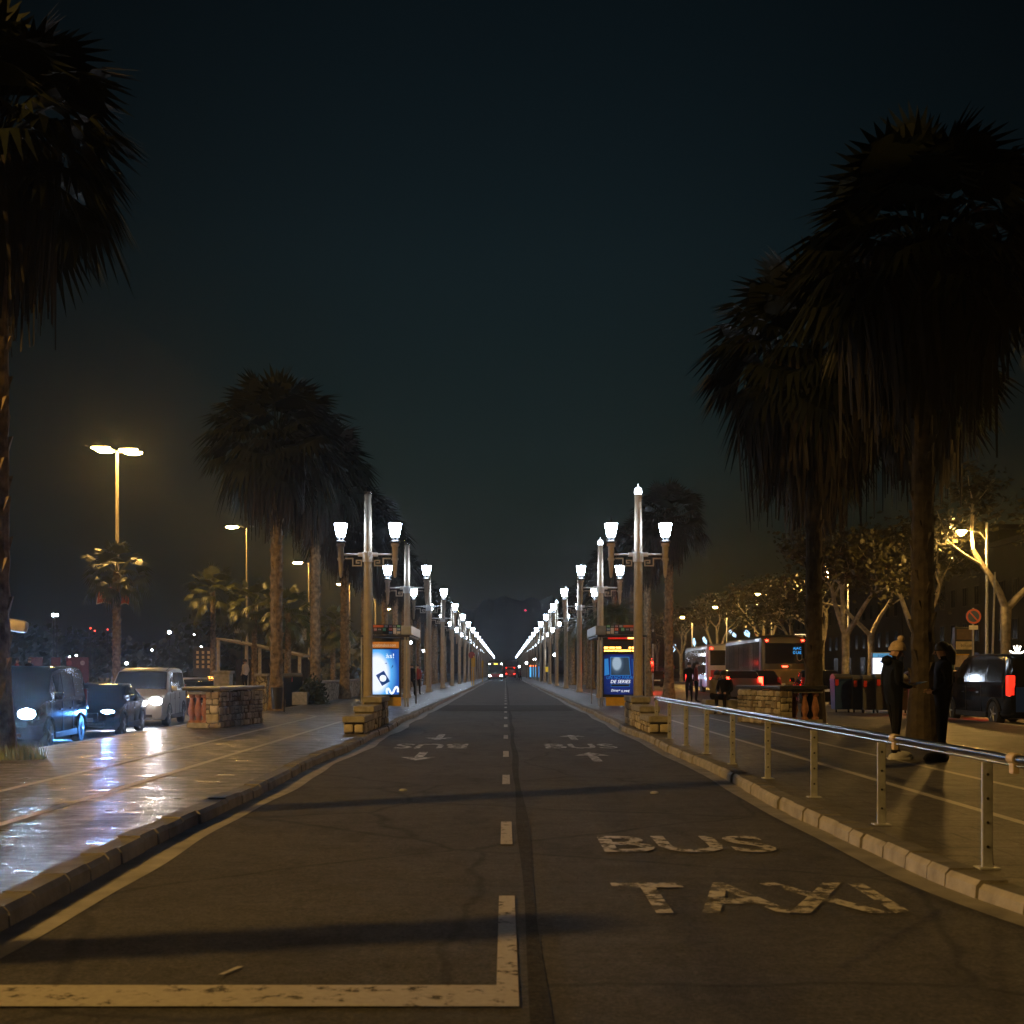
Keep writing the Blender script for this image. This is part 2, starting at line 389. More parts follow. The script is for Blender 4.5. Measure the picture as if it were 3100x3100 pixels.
for q_, v_ in ((1, 0.05), (2, 0.45), (3, 1.0), (4, 0.45)): ar_.inputs[q_].default_value = v_
L.new(ax_.outputs[0], ar_.inputs[0])
t3_ = N.new('ShaderNodeMix'); t3_.data_type = 'RGBA'; t3_.blend_type = 'MULTIPLY'; t3_.inputs[0].default_value = 1
L.new(tint.outputs[2], t3_.inputs[6]); L.new(ar_.outputs[0], t3_.inputs[7])
L.new(t3_.outputs[2], t2_.inputs[6]); L.new(rp.outputs[0], t2_.inputs[7])
bg = N['Background']; L.new(t2_.outputs[2], bg.inputs['Color']); bg.inputs['Strength'].default_value = SKY_STRENGTH
SC.view_settings.view_transform = 'Standard'; SC.view_settings.look = 'None'
SC.view_settings.exposure = 0; SC.view_settings.gamma = 1
SC.cycles.max_bounces = 6; SC.cycles.diffuse_bounces = 3; SC.cycles.glossy_bounces = 3; SC.cycles.volume_bounces = 0
SC.cycles.transparent_max_bounces = 8; SC.cycles.sample_clamp_indirect = 3.0; SC.cycles.sample_clamp_direct = 0
SC.cycles.caustics_reflective = False; SC.cycles.caustics_refractive = False
SC.cycles.use_denoising = True

hz = MB().box(-300, 300, -60, 760, -1.6, 80)
hm = bpy.data.materials.new('night_air'); hm.use_nodes = True; hn = hm.node_tree
hn.nodes.remove(hn.nodes['Principled BSDF']); pv = hn.nodes.new('ShaderNodeVolumePrincipled')
pv.inputs['Color'].default_value = (0.82, 0.86, 0.9, 1); pv.inputs['Density'].default_value = HAZE
pv.inputs['Anisotropy'].default_value = HAZE_G
hn.links.new(pv.outputs[0], hn.nodes['Material Output'].inputs['Volume'])
if HAZE > 0:
    h = hz.build('haze', hm); h['kind'] = 'stuff'

# ================================================================== ground
KL, KR = -2.82, 2.86                               # road edges at the kerbs
def wob(Y, s): return 0.035 * math.sin(Y * 0.8 + s) + 0.03 * math.sin(Y * 0.31 + 2 * s)
def grid_sheet(name, m, xa, xb, ys, za, zb=None, x_n=1):
    mb = MB(); vs = []; fs = []
    for Y in ys:
        a, b = xa(Y) if callable(xa) else xa, xb(Y) if callable(xb) else xb
        z0 = za(Y) if callable(za) else za
        for k in range(x_n + 1): vs.append((a + (b - a) * k / x_n, Y, z0))
    n = x_n + 1
    for i in range(len(ys) - 1):
        for k in range(x_n):
            fs.append((i * n + k, i * n + k + 1, (i + 1) * n + k + 1, (i + 1) * n + k))
    mb.add(vs, fs); o = mb.build(name, m); return struct(o)
YS = [-6 + 0.5 * i for i in range(90)] + [40 + 10 * i for i in range(70)]
def kz(Y): return PAVE if Y > 8.0 else max(0.015, PAVE - (8.0 - Y) * 0.035)      # right kerb drops to the crossing near the camera
def kxr(Y): return KR + wob(Y, 1.0) + (0 if Y > 8.6 else (8.6 - Y) ** 2 * 0.06)
def kxl(Y): return KL + wob(Y, 3.0)
struct(MB().add([(-900, -80, -0.46), (900, -80, -0.46), (900, 1500, -0.46), (-900, 1500, -0.46)], [(0, 1, 2, 3)]).build('ground', M['soil']))
grid_sheet('road', M['asphalt'], -4.2, 6.5, YS, 0.0)
grid_sheet('left_pavement', M['pave'], -7.85, lambda Y: kxl(Y) - 0.20, YS, PAVE)
grid_sheet('right_pavement', M['pave2'], lambda Y: kxr(Y) + 0.20, 12.4, YS, kz)
grid_sheet('right_street', M['lowroad'], 12.2, 23.0, YS, 0.0)
grid_sheet('right_far_pavement', M['pave2'], 23.0, 36.0, YS, 0.12)
grid_sheet('left_street', M['lowroad'], -21.0, -7.8, YS, LOW)
struct(MB().box(-8.0, -7.85, -6, 700, LOW - 0.02, PAVE + 0.004).build('left_retaining_kerb', M['kerb']))
struct(MB().box(12.4, 12.6, -6, 700, -0.02, PAVE + 0.004).build('street_kerb', M['kerb']))
struct(MB().box(22.9, 23.05, -6, 700, -0.02, PAVE + 0.012).build('far_street_kerb', M['kerb']))

def kerb(name, xf_, side, y0, y1, zf):
    mb = MB(); Y = y0; k = random.Random(5 if side > 0 else 9)
    while Y < y1:
        ln = (k.choice([0.42, 0.5, 0.6, 0.3]) if Y < 45 else (2.0 if Y < 120 else 8.0)); e = min(Y + ln, y1); g = 0.012 if Y < 45 else 0.0
        j = k.uniform(-0.012, 0.012) if Y < 45 else 0; z = zf((Y + e) / 2) + k.uniform(-0.006, 0.008)
        a, b = xf_(Y + g) + j, xf_(e - g) + j; t = 0.03; s = side
        sec = lambda x, y: [(x, y, -0.02), (x + s * 0.008, y, max(0.005, z - t)), (x + s * (0.008 + t), y, z + 0.004), (x + s * 0.21, y, z + 0.004), (x + s * 0.21, y, -0.02)]
        mb.add(sec(a, Y + g) + sec(b, e - g), [(i, (i + 1) % 5, (i + 1) % 5 + 5, i + 5) for i in (0, 1, 3, 4)] + [(0, 1, 2, 3, 4), (9, 8, 7, 6, 5)])
        mb.f.append(tuple(len(mb.v) - 10 + q for q in (2, 3, 8, 7))); mb.m.append(1)
        Y = e
    struct(mb.build(name, [M['kerb'], M['kerb_top']]))
kerb('left_kerb', kxl, -1, -4, 600, lambda Y: PAVE)
kerb('right_kerb', kxr, 1, 5.9, 600, kz)
def gut(Y): return 0.27 + 0.025 * math.sin(Y * 0.9) + 0.014 * math.sin(2.3 * Y)
YG = [-4 + 0.3 * i for i in range(150)] + [42 + 10 * i for i in range(55)]
grid_sheet('left_gutter', M['gutter'], lambda Y: kxl(Y) - 0.01, lambda Y: kxl(Y) + gut(Y), YG, 0.004)
grid_sheet('right_gutter', M['gutter'], lambda Y: kxr(Y) - 0.10 - 0.35 * gut(Y), lambda Y: kxr(Y) + 0.01, YG, 0.004)
grid_sheet('right_patch', M['patch'], lambda Y: 0.11 + 0.01 * math.sin(Y), lambda Y: 0.20 + 0.02 * math.sin(Y * 0.7), YG, 0.0045)
grid_sheet('cross_patch', M['patch'], -2.5, 2.5, [43, 46, 50.5], 0.006)

# painted markings
def flat(name, m, quads, z):
    mb = MB()
    for q in quads: mb.add([(x, y, z) for x, y in q], [tuple(range(len(q)))])
    o = mb.build(name, m, fix=False)
    for p in o.data.polygons:
        if p.normal.z < 0: p.flip()
    return struct(o)
def rect(a, b, c, d): return [(a, c), (b, c), (b, d), (a, d)]
flat('stop_line', M['white_paint'], [rect(-6, 0.058, 5.02, 5.36)], 0.009)
dq = [rect(-0.04, 0.058, 5.36, 7.5), rect(-0.04, 0.058, 9.74, 11.21), rect(-0.04, 0.058, 14.95, 16.3)]
y = 19.75
while y < 330: dq.append(rect(-0.04, 0.058, y, y + 1.45)); y += 5.35
flat('center_line', M['white_paint'], dq, 0.009)
flat('far_zebra_crossing', M['white_paint'], [rect(x, x + 0.45, 181, 184.5) for x in [-2.6 + 0.8 * i for i in range(7)]] + [rect(-2.6, 2.6, 178.6, 179.1)], 0.008)
flat('left_cycle_lines', M['thin_paint'], [rect(-4.35, -4.25, 2, 31), rect(-5.55, -5.45, 2, 34.5), rect(-5.9, -3.6, 35.2, 35.4), rect(-4.35, -4.25, 36, 44), rect(-5.25, -5.15, 50, 260), [(-5.55, 34.5), (-5.45, 34.5), (-5.8, 35.4), (-5.9, 35.3)]], PAVE + 0.004)
flat('right_cycle_lines', M['thin_paint'], [rect(4.40, 4.50, 4, 34), rect(5.70, 5.80, 4, 34), rect(3.6, 5.9, 35.0, 35.2), rect(4.95, 5.05, 50, 260)], PAVE + 0.004)
flat('worn_paint_mark', M['worn_paint'], [[(-1.34, 5.55), (-1.315, 5.55), (-1.255, 5.70), (-1.285, 5.70)]], 0.009)
def road_text(name, body, x0, x1, y0, y1, m, flip=False):
    me = text_mesh(body, x1 - x0, y1 - y0, bold=0.016); me.materials.clear(); me.materials.append(m)
    o = link(name, me, None, None, ((x0 + x1) / 2, (y0 + y1) / 2, 0.012)); o.rotation_euler = (0, 0, R(180) if flip else 0)
    return struct(o)
road_text('bus_lane_marking', 'BUS', 0.78, 2.17, 9.3, 10.22, M['worn_paint'])
road_text('taxi_lane_marking', 'TAXI', 0.70, 2.38, 6.95, 7.95, M['taxi_paint'])
road_text('far_bus_lane_marking', 'BUS', 0.75, 2.1, 21.9, 23.3, M['worn_paint'])
road_text('left_bus_lane_marking', 'BUS', -2.1, -0.72, 21.9, 23.3, M['worn_paint'], True)
def arrow(name, cx, y0, y1, up):
    t, b = (y1, y0) if up else (y0, y1); hd = t + (b - t) * 0.38
    flat(name, M['worn_paint'], [[(cx, t), (cx - 0.30, hd), (cx + 0.30, hd)], rect(cx - 0.075, cx + 0.075, min(hd, b), max(hd, b))], 0.0125)
arrow('lane_arrow', 1.46, 18.7, 20.8, True); arrow('lane_arrow', 1.44, 24.6, 26.6, True)
arrow('lane_arrow', -1.43, 18.9, 20.9, False); arrow('lane_arrow', -1.42, 24.6, 26.8, False)
flat('right_street_lane_line', M['thin_paint'], [rect(16.0, 16.12, y, y + 3) for y in range(20, 200, 8)] + [rect(12.75, 12.87, 20, 200)], 0.006)
# manhole and blue glints of cats-eyes are too faint to build; two road studs show
for i, (sx, sy, wh) in enumerate([(-1.22, 14.2, 'left lane'), (1.74, 13.9, 'bus lane')]):
    o = MB().lathe([(0.05, 0), (0.05, 0.012), (0.03, 0.022), (0.002, 0.024)], (0, 0, 0), 14).build('road_stud', M['zinc'], None, True, None, (sx, sy, 0.001))
    tag(o, 'small metal road stud set in the asphalt of the ' + wh, 'road stud')

# hill behind the end of the avenue
hb = MB(); nx, ny = 180, 14; vs = []
for j in range(ny + 1):
    for i in range(nx + 1):
        X = -290 + 580 * i / nx; Y = 560 + 190 * j / ny; e = math.exp(-((Y - 660) / 75) ** 2)
        z = e * (34 * math.exp(-((X - 12) / 60) ** 2) + 16 * math.exp(-((X + 70) / 80) ** 2) + 14 * math.exp(-((X - 110) / 80) ** 2)) + (1.8 * math.sin(X * 0.21 + Y * 0.1) + 1.3 * math.sin(X * 0.53 + 1) + 0.8 * math.sin(X * 1.3)) * e
        vs.append((X, Y, z - 0.45))
hb.add(vs, [(j * (nx + 1) + i, j * (nx + 1) + i + 1, (j + 1) * (nx + 1) + i + 1, (j + 1) * (nx + 1) + i) for j in range(ny) for i in range(nx)])
struct(hb.build('hill', mat('hill_scrub', (0.02, 0.025, 0.014), 0.95, 0, 0.5, 0.08), None, True))
# ================================================================== lampposts of the avenue
M['lit_ball'] = emit('lit_ball_glass', (0.8, 0.88, 1.0), 5)
def lamp_post(lit=False):
    t = thing('avenue_lamppost', 'x', 'lamppost')
    MB().lathe([(0.215, 0), (0.215, 0.14), (0.18, 0.2), (0.172, 0.3), (0.165, 2.5), (0.150, 5.25), (0.145, 5.95), (0.125, 7.6), (0.135, 7.62), (0.135, 7.7)], (0, 0, 0), 20).build('pole', M['pole'], t, True)
    MB().lathe([(0.10, 7.70), (0.145, 7.76), (0.145, 7.80)], (0, 0, 0), 20).lathe([(0.145, 7.82), (0.12, 7.93), (0.05, 7.98), (0.012, 8.0), (0.01, 8.1)], (0, 0, 0), 18).build('ball_finial', M['lit_ball'] if lit else M['chrome'], t, True)
    c = MB()
    for k in range(20):
        a = 2 * math.pi * k / 20; c.tube([(0.17 * math.cos(a), 0.17 * math.sin(a), 5.28), (0.17 * math.cos(a), 0.17 * math.sin(a), 5.62)], 0.026, 6)
    c.lathe([(0.165, 5.27), (0.165, 5.63)], (0, 0, 0), 20).build('collar', M['white'], t, True)
    for s in (-1, 1):
        a = MB().tube([(s * 0.15, 0, 5.55), (s * 0.86, 0, 5.55)], 0.035, 10)
        a.bbox(min(s * 0.15, s * 0.36), max(s * 0.15, s * 0.36), -0.06, 0.06, 5.47, 5.61, 0.01)
        a.build('arm', M['white'], t, True)
        b = MB()
        P = [(0.80, 5.40), (0.55, 5.40), (0.55, 5.14), (0.24, 5.14), (0.24, 5.33), (0.42, 5.33), (0.42, 5.24), (0.33, 5.24)]
        for (x0, z0), (x1, z1) in zip(P[:-1], P[1:]):
            b.box(min(s * x0, s * x1) - 0.022, max(s * x0, s * x1) + 0.022, -0.018, 0.018, min(z0, z1) - 0.022, max(z0, z1) + 0.022)
        b.build('bracket', M['pole'], t)
        X = s * 0.98
        MB().lathe([(0.02, 4.70), (0.05, 4.74), (0.065, 4.85), (0.095, 5.3), (0.13, 5.36), (0.13, 5.40), (0.10, 5.44), (0.115, 5.82), (0.15, 5.86), (0.15, 5.93), (0.11, 5.96)], (X, 0, 0), 16).build('pendant_post', M['pole'], t, True)
        fr = MB().lathe([(0.17, 5.96), (0.19, 5.98), (0.19, 6.02), (0.15, 6.04)], (X, 0, 0), 16)
        for k in range(6):
            q = 2 * math.pi * k / 6; cx, sx = math.cos(q), math.sin(q)
            fr.tube([(X + 0.06 * cx, 0.06 * sx, 6.02), (X + 0.10 * cx, 0.10 * sx, 6.10), (X + 0.155 * cx, 0.155 * sx, 6.2), (X + 0.245 * cx, 0.245 * sx, 6.66)], 0.012, 5)
        fr.lathe([(0.25, 6.655), (0.255, 6.68), (0.2, 6.72), (0.06, 6.755), (0.02, 6.80), (0.008, 6.98)], (X, 0, 0), 18)
        fo = fr.build('lantern_frame', M['dark_metal'], t, True)
        MB().lathe([(0.14, 6.20), (0.175, 6.32), (0.235, 6.652), (0.20, 6.656)], (X, 0, 0), 18).build('lantern_glass', M['white_lamp'], fo, True)
    return t
def lamp_post_far():
    t = thing('avenue_lamppost', 'x', 'lamppost')
    p = MB().lathe([(0.2, 0), (0.165, 0.3), (0.15, 5.25), (0.12, 7.7), (0.14, 7.8), (0.03, 7.98)], (0, 0, 0), 8)
    p.lathe([(0.19, 5.27), (0.19, 5.62)], (0, 0, 0), 8).box(-0.9, 0.9, -0.04, 0.04, 5.5, 5.6)
    for s in (-1, 1): p.lathe([(0.03, 4.7), (0.12, 5.4), (0.14, 5.95), (0.06, 6.0), (0.12, 6.15)], (s * 0.98, 0, 0), 6).lathe([(0.25, 6.66), (0.05, 6.78)], (s * 0.98, 0, 0), 8)
    p.build('pole', M['pole'], t)
    for s in (-1, 1): MB().lathe([(0.14, 6.20), (0.175, 6.32), (0.24, 6.652)], (s * 0.98, 0, 0), 6).build('lantern_glass', M['white_lamp_far'], t)
    return t
LP, LPF = {}, None
order = ['nearest', 'second', 'third', 'fourth', 'fifth', 'sixth', 'seventh', 'eighth']
for side, X in (('left', -4.97), ('right', 4.80)):
    for i in range(23):
        Y = 43.0 + 17.1 * i
        where = 'beside the bus shelter with the %s poster' % ('pale blue' if side == 'left' else 'dark blue')
        if i == 0: lab = 'nearest twin-lantern lamppost of the %s row, %s' % (side, where)
        elif i < 8: lab = '%s twin-lantern lamppost of the %s row, counted from the bus shelter' % (order[i], side)
        else: lab = 'far tiny lamppost merging into the line of white lights of the %s row' % side
        g = 'twin-lantern lampposts along the %s pavement' % side
        if i < 8:
            if side not in LP: o = LP[side] = lamp_post(side == 'right')
            else: o = copy_tree(LP[side])
        else:
            if LPF is None: o = LPF = lamp_post_far()
            else: o = copy_tree(LPF)
        o.location = (X, Y, PAVE); o['label'] = lab; o['group'] = g

# ================================================================== sodium masts
def mast(h, two, r=0.68, lens='sodium_one'):
    t = thing('street_light_mast', 'x', 'street light')
    MB().lathe([(0.22, 0), (0.22, 0.4), (0.14, 0.5), (0.075, h)], (0, 0, 0), 14).build('pole', M['pole'], t, True)
    for s, q in (((-1, 0.2), (1, -0.2), (-1, -1.1), (1, 1.1)) if two else ((-1, 0.0),)):
        a = MB().tube([(0, 0, h - 0.1), (s * (0.2 if two else 0.5), q * 0.5, h + 0.05), (s * (0.3 if two else 0.75), q * 0.6, h + 0.05)], 0.045, 8)
        c = (s * (r if two else 1.3), q * 0.7, h + 0.06)
        a.ellipsoid((c[0], c[1], c[2]), (0.56, 0.24, 0.15), 16, 5, 0, 0.0, 1.0)
        ao = a.build('lamp_head', M['alu'], t, True)
        MB().ellipsoid((c[0], c[1], c[2] - 0.01), (0.54, 0.22, 0.15), 16, 6, 0, -1.0, 0.0).build('lamp_lens', M['sodium'] if two else M[lens], ao, True)
    if not two: MB().ellipsoid((0.35, 0, h + 0.08), (0.28, 0.2, 0.10), 12, 6).build('blank_head', M['alu'], t, True)
    return t
mt, mt1, mt2, mt3 = mast(14.4, True), mast(14.4, False), mast(14.4, False, lens='sodium_near'), mast(14.4, False, lens='sodium_dim')
spots = [(-22.2, 68, 'four-headed orange mast light standing above the red banners'), (-22.6, 104, 'orange mast light beside the tall palm cluster'), (-22.8, 138, 'orange mast light standing between the two tall palm trunks'),
         (-22.5, 172, 'orange mast light seen just left of the nearest left lamppost'), (-22.5, 206, 'small orange mast light seen just right of the nearest left lamppost'), (-22.5, 240, 'small orange mast light far along the left street'),
         (-22.5, 1, 'orange mast light outside the picture, left of the camera'), (-22.5, 37, 'orange mast light outside the picture, left of the dark van')]
for i, (x, y, lab) in enumerate(spots):
    o = mt if i == 0 else (mt1 if i == 1 else ({6: mt2, 7: mt3}[i] if i > 5 else copy_tree(mt1)))
    o.location = (x, y, LOW); o['label'] = lab; o['group'] = 'orange mast lights along the left street'
def right_lamp():
    t = thing('street_light', 'x', 'street light'); h = 7.55
    MB().lathe([(0.11, 0), (0.11, 1.2), (0.075, 1.3), (0.055, h + 0.4)], (0, 0, 0), 12).build('pole', M['zinc'], t, True)
    a = MB().tube([(0, 0, h - 0.4), (-0.3, 0, h - 0.02), (-0.75, 0, h + 0.05)], 0.03, 8)
    a.ellipsoid((-1.05, 0, h + 0.04), (0.34, 0.17, 0.11), 14, 5, 0, 0.0, 1.0); ao = a.build('lamp_head', M['alu'], t, True)
    MB().ellipsoid((-1.10, 0, h + 0.03), (0.20, 0.13, 0.12), 14, 6, 0, -1.0, 0.0).build('lamp_lens', M['sodium_small'], ao, True)
    return t
rl = right_lamp()
for i, (y, lab) in enumerate([(52, 'orange street light above the round no-parking sign'), (73, 'orange street light above the waste containers'), (94, 'orange street light above the dark coach'),
                              (113, 'small orange street light far behind the white coach'), (31, 'orange street light outside the picture at far right'), (134, 'tiny orange street light behind the traffic signal')]):
    o = rl if i == 0 else copy_tree(rl)
    o.location = (21.05, y, PAVE if y < 40 else 0.0); o['label'] = lab; o['group'] = 'orange street lights along the right street'

# ================================================================== stone benches, balustrades, handrail
def bench(flip):
    t = thing('stone_bench', 'x', 'stone bench'); s = -1 if flip else 1
    # local: y away from the camera, three steps rising away; road side at x = +0.45 (left bench)
    for k, (y0, y1, h) in enumerate([(0, 1.75, 0.37), (1.75, 3.5, 0.53), (3.5, 5.2, 0.70)]):
        w_ = MB().bbox(-0.20, 0.20, y0 + (0.06 if k == 0 else 0.0), y1 - 0.004, 0, h - 0.13, 0.015)
        if k == 0:
            for j in range(2): w_.bbox(-0.21 + 0.22 * j, -0.02 + 0.22 * j, 0.0, 0.1, 0.03, h - 0.17, 0.04, 2)
        for sx in (-1, 1): stone_face(w_, y0 + (0.07 if k == 0 else 0.01), y1 - 0.01, 0.0, h - 0.14, (lambda u, v, z, sx=sx: (sx * (0.20 - v), u, z)), 60 + k + sx)
        w_.build('rubble_wall', STONES, t)
        MB().bbox(-0.235, 0.235, y0 - 0.02, y1 + (0.02 if k == 2 else -0.03), h - 0.128, h, 0.018).build('seat_slab', M['stone_slab'], t)
    return t
b1 = bench(False); b1.location = (-3.17, 24.85, PAVE); b1['label'] = 'stepped stone bench by the left kerb, its road side in dark shadow'
b2 = copy_tree(b1, loc=(3.24, 24.95, PAVE), label='stepped stone bench by the right kerb with its rubble side lit orange')
for b in (b1, b2): b['group'] = 'stepped stone benches either side of the road'

def baluster_mesh():
    return MB().lathe([(0.085, 0), (0.085, 0.05), (0.05, 0.07), (0.06, 0.14), (0.095, 0.24), (0.09, 0.32), (0.05, 0.5), (0.045, 0.56), (0.08, 0.6), (0.08, 0.66)], (0, 0, 0), 14).mesh('baluster', M['brick_red'], True)
BAL = baluster_mesh()
def balustrade(lab, A, B, depth, mirror):
    # A far end, B near end of the rubble side facing the road; the end face with balusters turns away from the road
    A, B = Vector((*A, 0)), Vector((*B, 0)); u = (A - B); ln = u.length; ang = math.atan2(u.y, u.x)
    t = thing('stone_balustrade', lab, 'balustrade', (B.x, B.y, PAVE), ang - R(90), 'stone balustrades at the edge of the underpass')
    s = 1 if mirror else -1      # direction of the end face in local x
    lo, hi = sorted((0, s * 0.32)); lo2, hi2 = sorted((s * 0.32, s * depth))
    rw = MB().bbox(lo, hi, 0, ln, 0, 0.84, 0.02)
    stone_face(rw, 0.0, ln, 0.0, 0.84, lambda u, v, z: (s * v, u, z), 71)
    stone_face(rw, 0.0, 0.32, 0.0, 0.84, lambda u, v, z: (s * u, v, z), 72); rw.build('rubble_wall', STONES, t)
    MB().bbox(lo2, hi2, 0.03, 0.35, 0, 0.12, 0.01).build('plinth', M['stone_slab'], t)
    n = 3
    for k in range(n):
        o = link('baluster', BAL, t, None, (s * (0.32 + (depth - 0.32) * (k + 0.55) / n), 0.17, 0.12))
    MB().bbox(lo2, hi2, 0.03, 0.35, 0.78, 0.86, 0.01).build('top_rail', M['stone_slab'], t)
    lo3, hi3 = sorted((-s * 0.05, s * (depth + 0.08)))
    MB().bbox(lo3, hi3, -0.06, ln + 0.04, 0.865, 0.955, 0.02).build('coping', M['dark_cap'], t)
    return t
balustrade('stone balustrade end with red balusters in front of the white van', (-6.17, 30.2), (-6.60, 27.4), 0.80, False)
balustrade('stone balustrade end with lit rubble wall in front of the dark coach', (6.06, 31.0), (6.70, 28.95), 1.2, True)

t = thing('handrail', 'long metal handrail on flat galvanised posts beside the right kerb', 'handrail', (3.2, 0, 0))
PY = [25.2, 23.2, 21.06, 18.9, 16.75, 14.5, 12.33, 10.12, 7.9, 5.7]
for k, y in enumerate(PY):
    p = MB().bbox(-0.036, 0.036, y - 0.012, y + 0.012, PAVE - 0.02 if y > 8.5 else 0.0, 0.82, 0.006)
    for hh in (0.74, 0.58, 0.42, 0.26): p.lathe([(0.010, -0.003), (0.010, 0.003)], (0, y - 0.0125, hh), 8, 'y', 1)
    p.bbox(-0.07, 0.07, y - 0.06, y + 0.06, (kz(y) - 0.006), kz(y) + 0.010, 0.004)
    p.build('post', [M['zinc'], M['black']], t)
rail = [(0, 25.45, 0.80), (0, 25.35, 0.87)] + [(0, 25.2 - 0.5 * i, 0.875) for i in range(43)]
MB().tube(rail, 0.026, 12).tube([(0, y, 0.832) for y in (25.2, 3.8)], 0.010, 8).build('rail', M['steel'], t, True)
cl = MB()
for y in (PY[7] - 0.35, PY[8] - 0.42): cl.lathe([(0.036, y - 0.05), (0.036, y + 0.05)], (0, 0, 0.875), 12, 'y').bbox(-0.02, 0.02, y - 0.03, y + 0.03, 0.78, 0.85, 0.005)
cl.build('clamp', mat('pale_tape', (0.5, 0.40, 0.25), 0.6), t)

# ================================================================== bus shelters
def poster_mat(name, inner, outer, cx, cz, rad, strength, mid=(0.10, 0.42, 0.85)):
    m, nt, b = principled(name); N, L = nt.nodes, nt.links
    tc = N.new('ShaderNodeTexCoord'); mp = N.new('ShaderNodeMapping'); mp.inputs['Location'].default_value = (-cx, 0, -cz)
    L.new(tc.outputs['Object'], mp.inputs['Vector']); 
    mp2 = N.new('ShaderNodeMapping'); mp2.inputs['Scale'].default_value = (1.15, 0, 0.75); L.new(mp.outputs[0], mp2.inputs[0])
    ln = N.new('ShaderNodeVectorMath'); ln.operation = 'LENGTH'; L.new(mp2.outputs[0], ln.inputs[0])
    r = N.new('ShaderNodeValToRGB'); e = r.color_ramp.elements
    e[0].position, e[1].position = 0.62 * rad, 1.25 * rad; e[0].color = (*inner, 1); e[1].color = (*outer, 1)
    k = r.color_ramp.elements.new(0.85 * rad); k.color = (*mid, 1)
    L.new(ln.outputs['Value'], r.inputs['Fac']); L.new(r.outputs[0], b.inputs['Emission Color'])
    b.inputs['Base Color'].default_value = (0.02, 0.02, 0.02, 1); b.inputs['Roughness'].default_value = 0.25
    b.inputs['Emission Strength'].default_value = strength
    return m
M['poster_pale'] = poster_mat('lit_poster_pale_blue', (0.80, 0.86, 1.0), (0.005, 0.085, 0.42), 0.55, 1.22, 0.74, 1.15)
M['poster_dark'] = poster_mat('lit_poster_dark_blue', (0.004, 0.02, 0.16), (0.001, 0.008, 0.05), -0.95, 1.25, 0.7, 1.0, (0.003, 0.016, 0.12))
M['ink'] = emit('poster_ink_white', (0.85, 0.92, 1.0), 1.1)
M['ink_blue'] = emit('poster_ink_blue', (0.006, 0.05, 0.22), 0.8)
M['ink_cyan'] = emit('poster_ink_cyan', (0.03, 0.28, 0.80), 0.55)
M['head_orange'] = emit('poster_header_orange', (0.42, 0.13, 0.015), 0.75)
M['head_ink'] = emit('poster_header_ink', (0.6, 0.45, 0.3), 0.7)
def sheet(name, m, poly, parent, y, d=0.004):
    return MB().prism(poly, 'y', y - d, y).build(name, m, parent)
def disc(cx, cz, r, n=28, sx=1.0): return [(cx + r * sx * math.cos(2 * math.pi * k / n), cz + r * math.sin(2 * math.pi * k / n)) for k in range(n)]
def stroke(pts, w):
    L_, R_ = [], []
    for i, p in enumerate(pts):
        a, b = Vector(pts[max(i - 1, 0)]), Vector(pts[min(i + 1, len(pts) - 1)]); d = (b - a).normalized(); n = Vector((-d.y, d.x)) * w / 2
        L_.append((p[0] + n.x, p[1] + n.y)); R_.append((p[0] - n.x, p[1] - n.y))
    return L_, R_
def ribbon(name, m, pts, w, parent, y):
    L_, R_ = stroke(pts, w); n = len(pts); mb = MB(); vs = [(x, y, z) for x, z in L_] + [(x, y, z) for x, z in R_]
    mb.add(vs, [(i, i + 1, n + i + 1, n + i) for i in range(n - 1)]); return mb.build(name, m, parent, fix=False)
